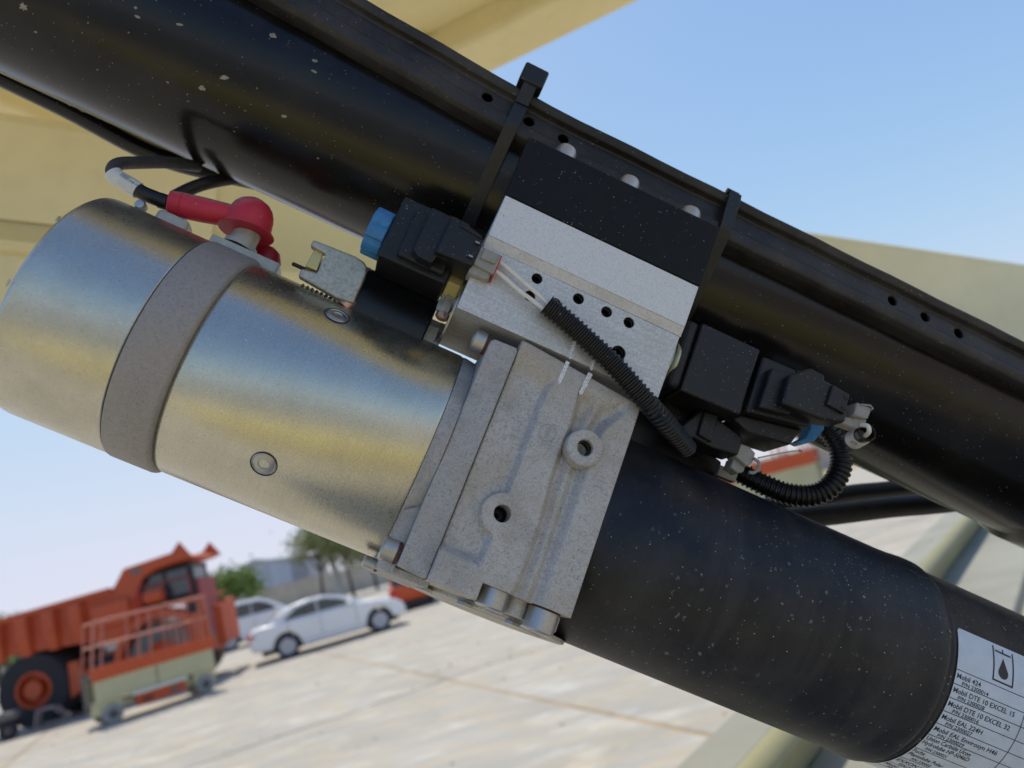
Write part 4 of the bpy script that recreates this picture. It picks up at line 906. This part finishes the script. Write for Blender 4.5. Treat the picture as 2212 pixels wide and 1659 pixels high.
# ---- tank
YT, ZT = -.0485, -.066
T = thing('oil_tank', 'black cylindrical oil tank with dust marks to the right of the pump casting', 'tank', base=(.3, YT, ZT))
part('shell', lathe((0, YT, ZT), (1, 0, 0), [(.0735, .0), (.0735, .0645), (.0745, .0656), (.2700, .0658), (.2800, .0662), (.2900, .0672), (.2960, .0672), (.2985, .0664), (.2990, .0650), (.3000, .0648), (.3012, .0655), (.3025, .0655), (.3032, .0648), (.62, .0648), (.62, 0)], 128, ref=(0, 1, 0)), 'tank', T, smooth=60)
RL = .0650
def tp(x, s, r=RL): a = s/RL; return (x, YT + r*sin(a), ZT + r*cos(a))
def patch(x0, x1, s0, s1, r, nx=2, ns=40):
    v = []; f = []
    for j in range(ns+1):
        for i in range(nx+1): v.append(tp(x0+(x1-x0)*i/nx, s0+(s1-s0)*j/ns, r))
    for j in range(ns):
        for i in range(nx): a = j*(nx+1)+i; f.append((a, a+1, a+nx+2, a+nx+1))
    return v, f
def rl(d): return radians(d)*RL
dec = part('decal', [patch(.3048, .46, rl(-95), rl(21.0), RL+.0001, 2, 90), patch(.3058, .46, rl(21), rl(22), RL+.0001, 2, 2)], 'decal', T)
rows = [0, -7.3, -14.6, -22.1, -29.5, -37, -47.9, -58.8, -67.6, -76]
lines = [patch(.3049, .46, rl(d)-.00022, rl(d)+.00022, RL+.0002, 2, 1) for d in rows]
part('table_lines', lines, 'ink', dec)
part('column_line', patch(.3545, .3550, rl(-95), rl(-8), RL+.00022, 1, 60), 'violet', dec)
def wrap_text(txt, x, s, cap, width=None, fixw=None):
    cu = bpy.data.curves.new('t', 'FONT'); cu.body = txt; cu.size = cap/.70; cu.resolution_u = 3; cu.offset = .012*cap/.7; ob = bpy.data.objects.new('t', cu); COL.objects.link(ob)
    dg = bpy.context.evaluated_depsgraph_get(); me = bpy.data.meshes.new_from_object(ob.evaluated_get(dg)); bpy.data.objects.remove(ob)
    k_ = 1.0
    if width: k_ = width/max(v.co.x for v in me.vertices)
    elif fixw: k_ = fixw
    return [tp(x+v.co.x*k_, s+v.co.y, RL+.00024) for v in me.vertices], [tuple(p.vertices) for p in me.polygons]
def gl(x, y): a = oncyl(k('G', x, y), YT, ZT, RL); return a[0], a[1]*RL
tx = []
def row(i, name, pn, w=None):
    s0 = rl(rows[i]); h = s0 - rl(rows[i+1])
    tx.append(wrap_text(name, .3056, s0-h*.56, h*.34, w)); tx.append(wrap_text(pn, .3100, s0-h*.94, h*.27, .0185))
row(0, 'Mobil 424', 'P/N 2300014', .0168); row(1, 'Mobil DTE 10 EXCEL 15', 'P/N 2300028', .0430); row(2, 'Mobil DTE 10 EXCEL 32', 'P/N 2300016', .0430)
row(3, 'Mobil EAL 224H', 'P/N 2300027', .0282); row(4, 'Mobil EAL Envirosyn H46', 'P/N 2300029', .0440)
for j, names in ((5, ('Union Carbide Ucon', 'Hydrolube HP-5046D', 'P/N 2300021')), (6, ('Fuchs', 'Plantolube Polar', 'P/N 230003'))):
    s0 = rl(rows[j]); h = s0-rl(rows[j+1])
    for q, t_ in enumerate(names): tx.append(wrap_text(t_, .3056 if q < 2 else .3105, s0-h*(.30+.31*q), h*(.24 if q < 2 else .19), None, .86))
s0 = rl(rows[7]); h = s0-rl(rows[8]); tx.append(wrap_text('EXXON UNIVIS', .3056, s0-h*.52, h*.34, None, .86)); tx.append(wrap_text('P/N 2', .3105, s0-h*.95, h*.28, None, .86))
s0 = rl(rows[8]); h = s0-rl(rows[9]); tx.append(wrap_text('Mobil', .3056, s0-h*.52, h*.34, None, .86)); tx.append(wrap_text('P/N 2', .3105, s0-h*.95, h*.28, None, .86))
part('lettering', tx, 'ink', dec)
def strip(p, q, w):
    a, b = Vector(gl(*p)), Vector(gl(*q)); d = (b-a).normalized(); n = Vector((-d.y, d.x))*w/2; N = 6; v = []; f = []
    for i in range(N+1):
        c = a.lerp(b, i/N)
        for s_ in (-1, 1): v.append(tp(c.x+n.x*s_, c.y+n.y*s_, RL+.00024))
    return v, [(i*2, i*2+1, i*2+3, i*2+2) for i in range(N)]
dcx, dcy = gl(1233, 650); rr_ = (Vector(gl(1285, 670)) - Vector((dcx, dcy))).length; tipx, tipy = gl(1230, 490); td = Vector((tipx-dcx, tipy-dcy)); tl = td.length; td.normalize(); tn = Vector((-td.y, td.x))
drop = []
for i in range(25):
    a = pi*.5 + pi*(i/24)*1.0
    a = radians(62) + radians(236)*i/24
    c = td*cos(a)*rr_ + tn*sin(a)*rr_; drop.append((dcx+c.x, dcy+c.y))
drop = [(tipx, tipy)] + drop
part('oil_drop_symbol', [([tp(x, s, RL+.00024) for x, s in drop], [tuple(range(len(drop)))]), strip((1120, 350), (1122, 712), .0010), strip((1115, 705), (1332, 802), .0010), strip((1325, 445), (1328, 800), .0010), strip((1145, 403), (1310, 480), .0011), strip((1224, 400), (1227, 442), .0009)], 'ink', dec)
# raised mud flecks near the seam
rnd = random.Random(3); geo = []
for i in range(560):
    x = rnd.gauss(.275, .055); s_ = rnd.gauss(.048, .022); r = rnd.uniform(.00010, .00038)*(1.9 if rnd.random() < .08 else 1)
    if x > .304 and s_ < rl(24): continue
    el = rnd.uniform(1, 2.6); an = rnd.uniform(0, pi); pl = []
    for q in range(9):
        a = 2*pi*q/9; u_, w_ = cos(a)*r*el*rnd.uniform(.6, 1.2), sin(a)*r*rnd.uniform(.6, 1.2)
        pl.append(tp(x+u_*cos(an)-w_*sin(an), s_+u_*sin(an)+w_*cos(an), (.0660 if x < .28 else .0675 if x < .299 else RL)+.0001))
    geo.append((pl, [tuple(range(9))]))
part('mud_flecks', geo, plain('pale_dust_fleck', (.16, .165, .17), .8, 0., .3, 900, 0), T, stuff=True)

# ---- big black tube above
YB, ZB, RB = .1605, -.100, .068
T = thing('lift_cylinder_tube', 'large glossy black tube spattered with mud across the upper half', 'tube', base=(0, YB, ZB))
part('barrel', lathe((0, YB, ZB), (1, 0, 0), [(-.60, 0), (-.60, RB), (.42, RB), (.43, RB+.001), (.436, RB+.0045), (.47, RB+.0045), (.476, RB+.001), (.95, RB), (.95, 0)], 128, ref=(0, 1, 0)), 'tube', T, smooth=60)
geo = []
SPL = [(150, 45, 34), (858, 50, 14), (868, 106, 14), (1135, 155, 14), (225, 202, 10), (1060, 520, 9), (1415, 490, 19), (1275, 555, 26), (1725, 225, 26), (1990, 385, 22), (1985, 452, 14), (1795, 735, 16), (500, 748, 12), (430, 683, 10), (620, 440, 6), (1625, 558, 7), (1550, 700, 6), (1480, 830, 5), (2010, 1000, 8), (1010, 660, 5), (750, 610, 6), (1190, 640, 6)]
for (zx, zy, zr) in SPL:
    pxr = zr*.27; x, a0 = oncyl(k('1', zx, zy), YB, ZB, RB); r = pxr*.45/FPX; N = 18; pl = []
    el = rnd.uniform(1, 2.2) if zr < 25 else 1.0; an = rnd.uniform(-.2, .5)
    for q in range(N):
        a = 2*pi*q/N; m_ = rnd.uniform(.6, 1.35) if zr > 18 else rnd.uniform(.8, 1.1)
        u_, w_ = cos(a)*r*el*m_, sin(a)*r*m_*.8; U_, W_ = u_*cos(an)-w_*sin(an), u_*sin(an)+w_*cos(an)
        pl.append((x+U_, YB+(RB+.0001)*sin(a0+W_/RB), ZB+(RB+.0001)*cos(a0+W_/RB)))
    top_ = (x, YB+(RB+.0006)*sin(a0), ZB+(RB+.0006)*cos(a0)); geo.append((pl+[top_], [(q, (q+1) % N, N) for q in range(N)]))
part('mud_splats', geo, 'mud', T, stuff=True)

# ---- perforated cable channel along the tube
T = thing('cable_channel', 'black perforated channel strapped along the top of the big tube', 'channel', base=(0, .176, -.03))
sec = [(.158, -.050), (.1576, -.030), (.1584, -.0230), (.1610, -.0195), (.1665, -.0185), (.1692, -.0190), (.1700, -.0206), (.1705, -.0228), (.1838, -.0240), (.1850, -.0225), (.1860, -.0195), (.1905, -.0180), (.1920, -.0186), (.1926, -.022), (.1926, -.055), (.1905, -.055), (.1905, -.0245), (.1862, -.0235), (.1855, -.0268), (.169, -.0258), (.1680, -.0215), (.1625, -.0215), (.1600, -.026), (.1598, -.050)]
def bend(x): return (-.045-x)*.075 if x < -.045 else 0.
xs_ = [-.62+.02*i for i in range(80)]
v = []; f = []; n = len(sec)
for x in xs_:
    for y, z in sec: v.append((x, y+bend(x)+.0003*sin(x*90), z))
for i in range(len(xs_)-1):
    for j in range(n): f.append((i*n+j, i*n+(j+1) % n, (i+1)*n+(j+1) % n, (i+1)*n+j))
f += [tuple(range(n)), tuple((len(xs_)-1)*n+j for j in range(n))]
ch = part('channel_rail', (v, f), 'channel', T, smooth=30)
hx = [(-.0805, .1772+bend(-.0805)), (-.0500, .1772), (-.0250, .1770), (.2290, .1772), (.2560, .1772), (.2840, .1772)]
carve(ch, [lathe((x, y, 0), (0, 0, -1), [(0, 0), (0, .0036), (.04, .0036), (.04, 0)], 24) for x, y in hx])
ch.modifiers.new('b', 'BEVEL').width = .0006; ch.modifiers['b'].limit_method = 'ANGLE'

T = thing('tank_mount', 'dark mounting block in the shadow between valve block and tank', 'mount', base=(.11, .03, -.07))
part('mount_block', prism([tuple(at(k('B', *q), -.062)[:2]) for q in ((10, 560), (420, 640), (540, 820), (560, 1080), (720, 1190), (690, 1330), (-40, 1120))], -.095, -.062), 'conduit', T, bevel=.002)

# ---- cable ties: strap round channel and tube
def tie(xt, xb, label, head, w=.0088):
    T = thing('cable_tie', label, 'cable tie', base=(xt, .17, -.03), group='cable ties round the tube and channel')
    pts = []; nr = []
    def add(y, z, ny, nz, tt): pts.append((xt+(xb-xt)*tt, y, z)); nr.append((0, ny, nz))
    path = [(.196, -.070, 1, 0), (.1955, -.040, 1, 0), (.1950, -.022, 1, .4), (.1925, -.0165, .5, 1), (.187, -.0162, 0, 1), (.178, -.0172, 0, 1), (.168, -.0168, 0, 1), (.1625, -.0178, -.2, 1), (.158, -.0215, -.3, 1)]
    for i, q in enumerate(path): add(*q, i/len(path)*.30)
    for i in range(16):
        a = radians(-33 - i*6); add(YB+(RB+.0006)*sin(a), ZB+(RB+.0006)*cos(a), sin(a), cos(a), .46+.54*i/15)
    part('strap', ribbon(pts, nr, w, .0013), 'tie', T, bevel=.0003, smooth=45)
    if head:
        hd = part('lock_head', [box(xt-.0082, xt+.0082, .1925, .2065, -.020, -.008)], 'tie', T, bevel=.0015, seg=3)
        part('tail_slot', box(xt-.0050, xt+.0050, .1918, .1930, -.0182, -.0098), 'hole', hd)
        part('strap_neck', ribbon([(xt, .1990, -.0100), (xt, .1930, -.0105), (xt, .187, -.0135), (xt, .180, -.0158)], [(0, 0, 1), (0, .2, 1), (0, .4, 1), (0, .1, 1)], w, .0013), 'tie', T, bevel=.0003)
    else:
        part('strap_fold', sweep([(xt-w/2, .1942, -.0195), (xt+w/2, .1942, -.0195)], .0022, 14), 'tie', T)
    return T
qt, qb = at(k('S', 1500, 520), -.016), at(k('S', 1090, 1560), -.045)
tie(qt.x+.001, qb.x-.0025, 'black cable tie with square lock head standing above the channel', True)
qt, qb = at(k('3', 470, 480), -.017), at(k('3', 330, 1030), -.035)
tie(qt.x, qb.x, 'black cable tie without visible head right of the bracket plate', False)

# ---- hoses
T = thing('hydraulic_hose', 'black hose running under the big tube at the upper left', 'hose', base=at((300, 320), -.17))
part('hose', sweep(spline([at(p, z) for p, z in (((-160, 85), -.18), ((0, 165), -.18), ((150, 238), -.18), ((300, 318), -.18), ((400, 355), -.18), ((560, 392), -.19), ((760, 440), -.22))], 8), .0075, 20), 'tube', T)
T = thing('hydraulic_hose', 'lower of two thick black hoses in the gap right of the conduit loop', 'hose', base=at(k('Q', 900, 900), -.20), group='thick hoses between tank and tube')
part('hose', sweep(spline([at(k('Q', *p), -.20) for p in ((-300, 1010), (100, 985), (500, 945), (950, 890), (1400, 852), (1800, 800))], 6), .0095, 20), 'hose', T)
T = thing('hydraulic_hose', 'upper of two thick black hoses in the gap right of the conduit loop', 'hose', base=at(k('Q', 900, 750), -.23), group='thick hoses between tank and tube')
part('hose', sweep(spline([at(k('Q', *p), -.23) for p in ((-200, 900), (300, 830), (640, 770), (900, 745), (1300, 700), (1700, 640))], 6), .0078, 20), 'hose', T)

# ---- corrugated conduit with the two white wires
def corrug(pts, r, amp, pitch, n=26, z=None):
    P = resample(spline(pts, 14), pitch/8)
    return sweep(P, lambda i: r - amp + amp*(2 if False else 1)*(.5+.5*max(-1, min(1, 1.9*cos(2*pi*i/8))))*1.0, n)
T = thing('wire_conduit', 'black corrugated conduit crossing the valve block towards the tank', 'conduit', base=at(k('5', 1800, 700), .006))
pts = [at(k('5', x, y), z) for x, y, z in ((1400, 345, .0065), (1450, 385, .0065), (1540, 460, .0065), (1650, 560, .0066), (1760, 660, .0068), (1860, 760, .0070), (1960, 875, .0070), (2060, 990, .0055), (2140, 1080, .000), (2215, 1165, -.010), (2290, 1260, -.022))]
part('corrugated_tube', corrug(pts, .0062, .0011, .0031), 'conduit', T, smooth=50)
T = thing('signal_wires', 'two off white wires from the grey plug into the corrugated conduit', 'wire', base=at(k('5', 1250, 200), .006))
for q in (((1105, 78), (1160, 120), (1270, 215), (1340, 275), (1430, 360)), ((1070, 130), (1130, 170), (1230, 258), (1300, 310), (1400, 385))):
    part('wire', sweep(spline([at(k('5', x, y), .0035+.0010*i) for i, (x, y) in enumerate(q)], 6), .00125, 14), 'wire', T)
T = thing('wire_conduit', 'black corrugated conduit looping round below the right hand coil', 'conduit', base=at(k('B', 1500, 1300), -.045))
pts = [at(k('B', x, y), z) for x, y, z in ((1380, 880, -.05), (1500, 960, -.045), (1580, 1090, -.043), (1590, 1230, -.043), (1520, 1370, -.045), (1380, 1440, -.05), (1200, 1430, -.055), (1040, 1370, -.06), (900, 1300, -.065), (780, 1240, -.07))]
part('corrugated_tube', corrug(pts, .0075, .0011, .0033), 'conduit', T, smooth=50)
T = thing('sleeve_end', 'white printed sleeve end with wire bent into it at the right plug', 'sleeve', base=at(k('B', 1750, 1000), -.01))
a, b = at(k('B', 1690, 1030), -.025), at(k('B', 1810, 960), -.004); d = (b-a).normalized()
part('sleeve', lathe(a, d, [(0, 0), (0, .0062), (.010, .0062), (.010, .0052), (.002, .0050), (.002, 0)], 36), 'sleeve', T)
part('inner_tube', lathe(a+d*.008, d, [(0, .0050), (.0085, .0060), (.0090, .0055), (.0085, .0048), (0, .0040)], 36), 'conduit', T)
part('wire', sweep(spline([at(k('B', 1745, 920), -.001), at(k('B', 1790, 930), .003), at(k('B', 1800, 970), .002), at(k('B', 1775, 1000), -.006)], 5), .0014, 12), 'wire', T)
geo = [sleeve_text('EER', .0030, at(k('B', 1668, 1035), -.0105), (at(k('B', 1765, 1070), -.0105)-at(k('B', 1668, 1035), -.0105)).normalized(), Vector((-.2, -.95, .1)), Vector((0, 0, 1)), None)]
part('printing', geo, 'ink', T)
T = thing('loose_wire', 'thin frayed loose wire with pink tip beside the blue clip', 'wire', base=at(k('B', 1200, 1120), -.045))
part('wire', sweep(spline([at(k('B', 980, 1165), -.045), at(k('B', 1100, 1140), -.045), at(k('B', 1200, 1120), -.044), at(k('B', 1290, 1108), -.043)], 5), .0005, 8), 'wire', T)
part('tip', lathe(at(k('B', 1285, 1109), -.043), (1, .1, 0), [(0, 0), (0, .0009), (.002, .0009), (.0024, 0)], 10), plain('pink_insulation', (.7, .3, .3), .5), T)
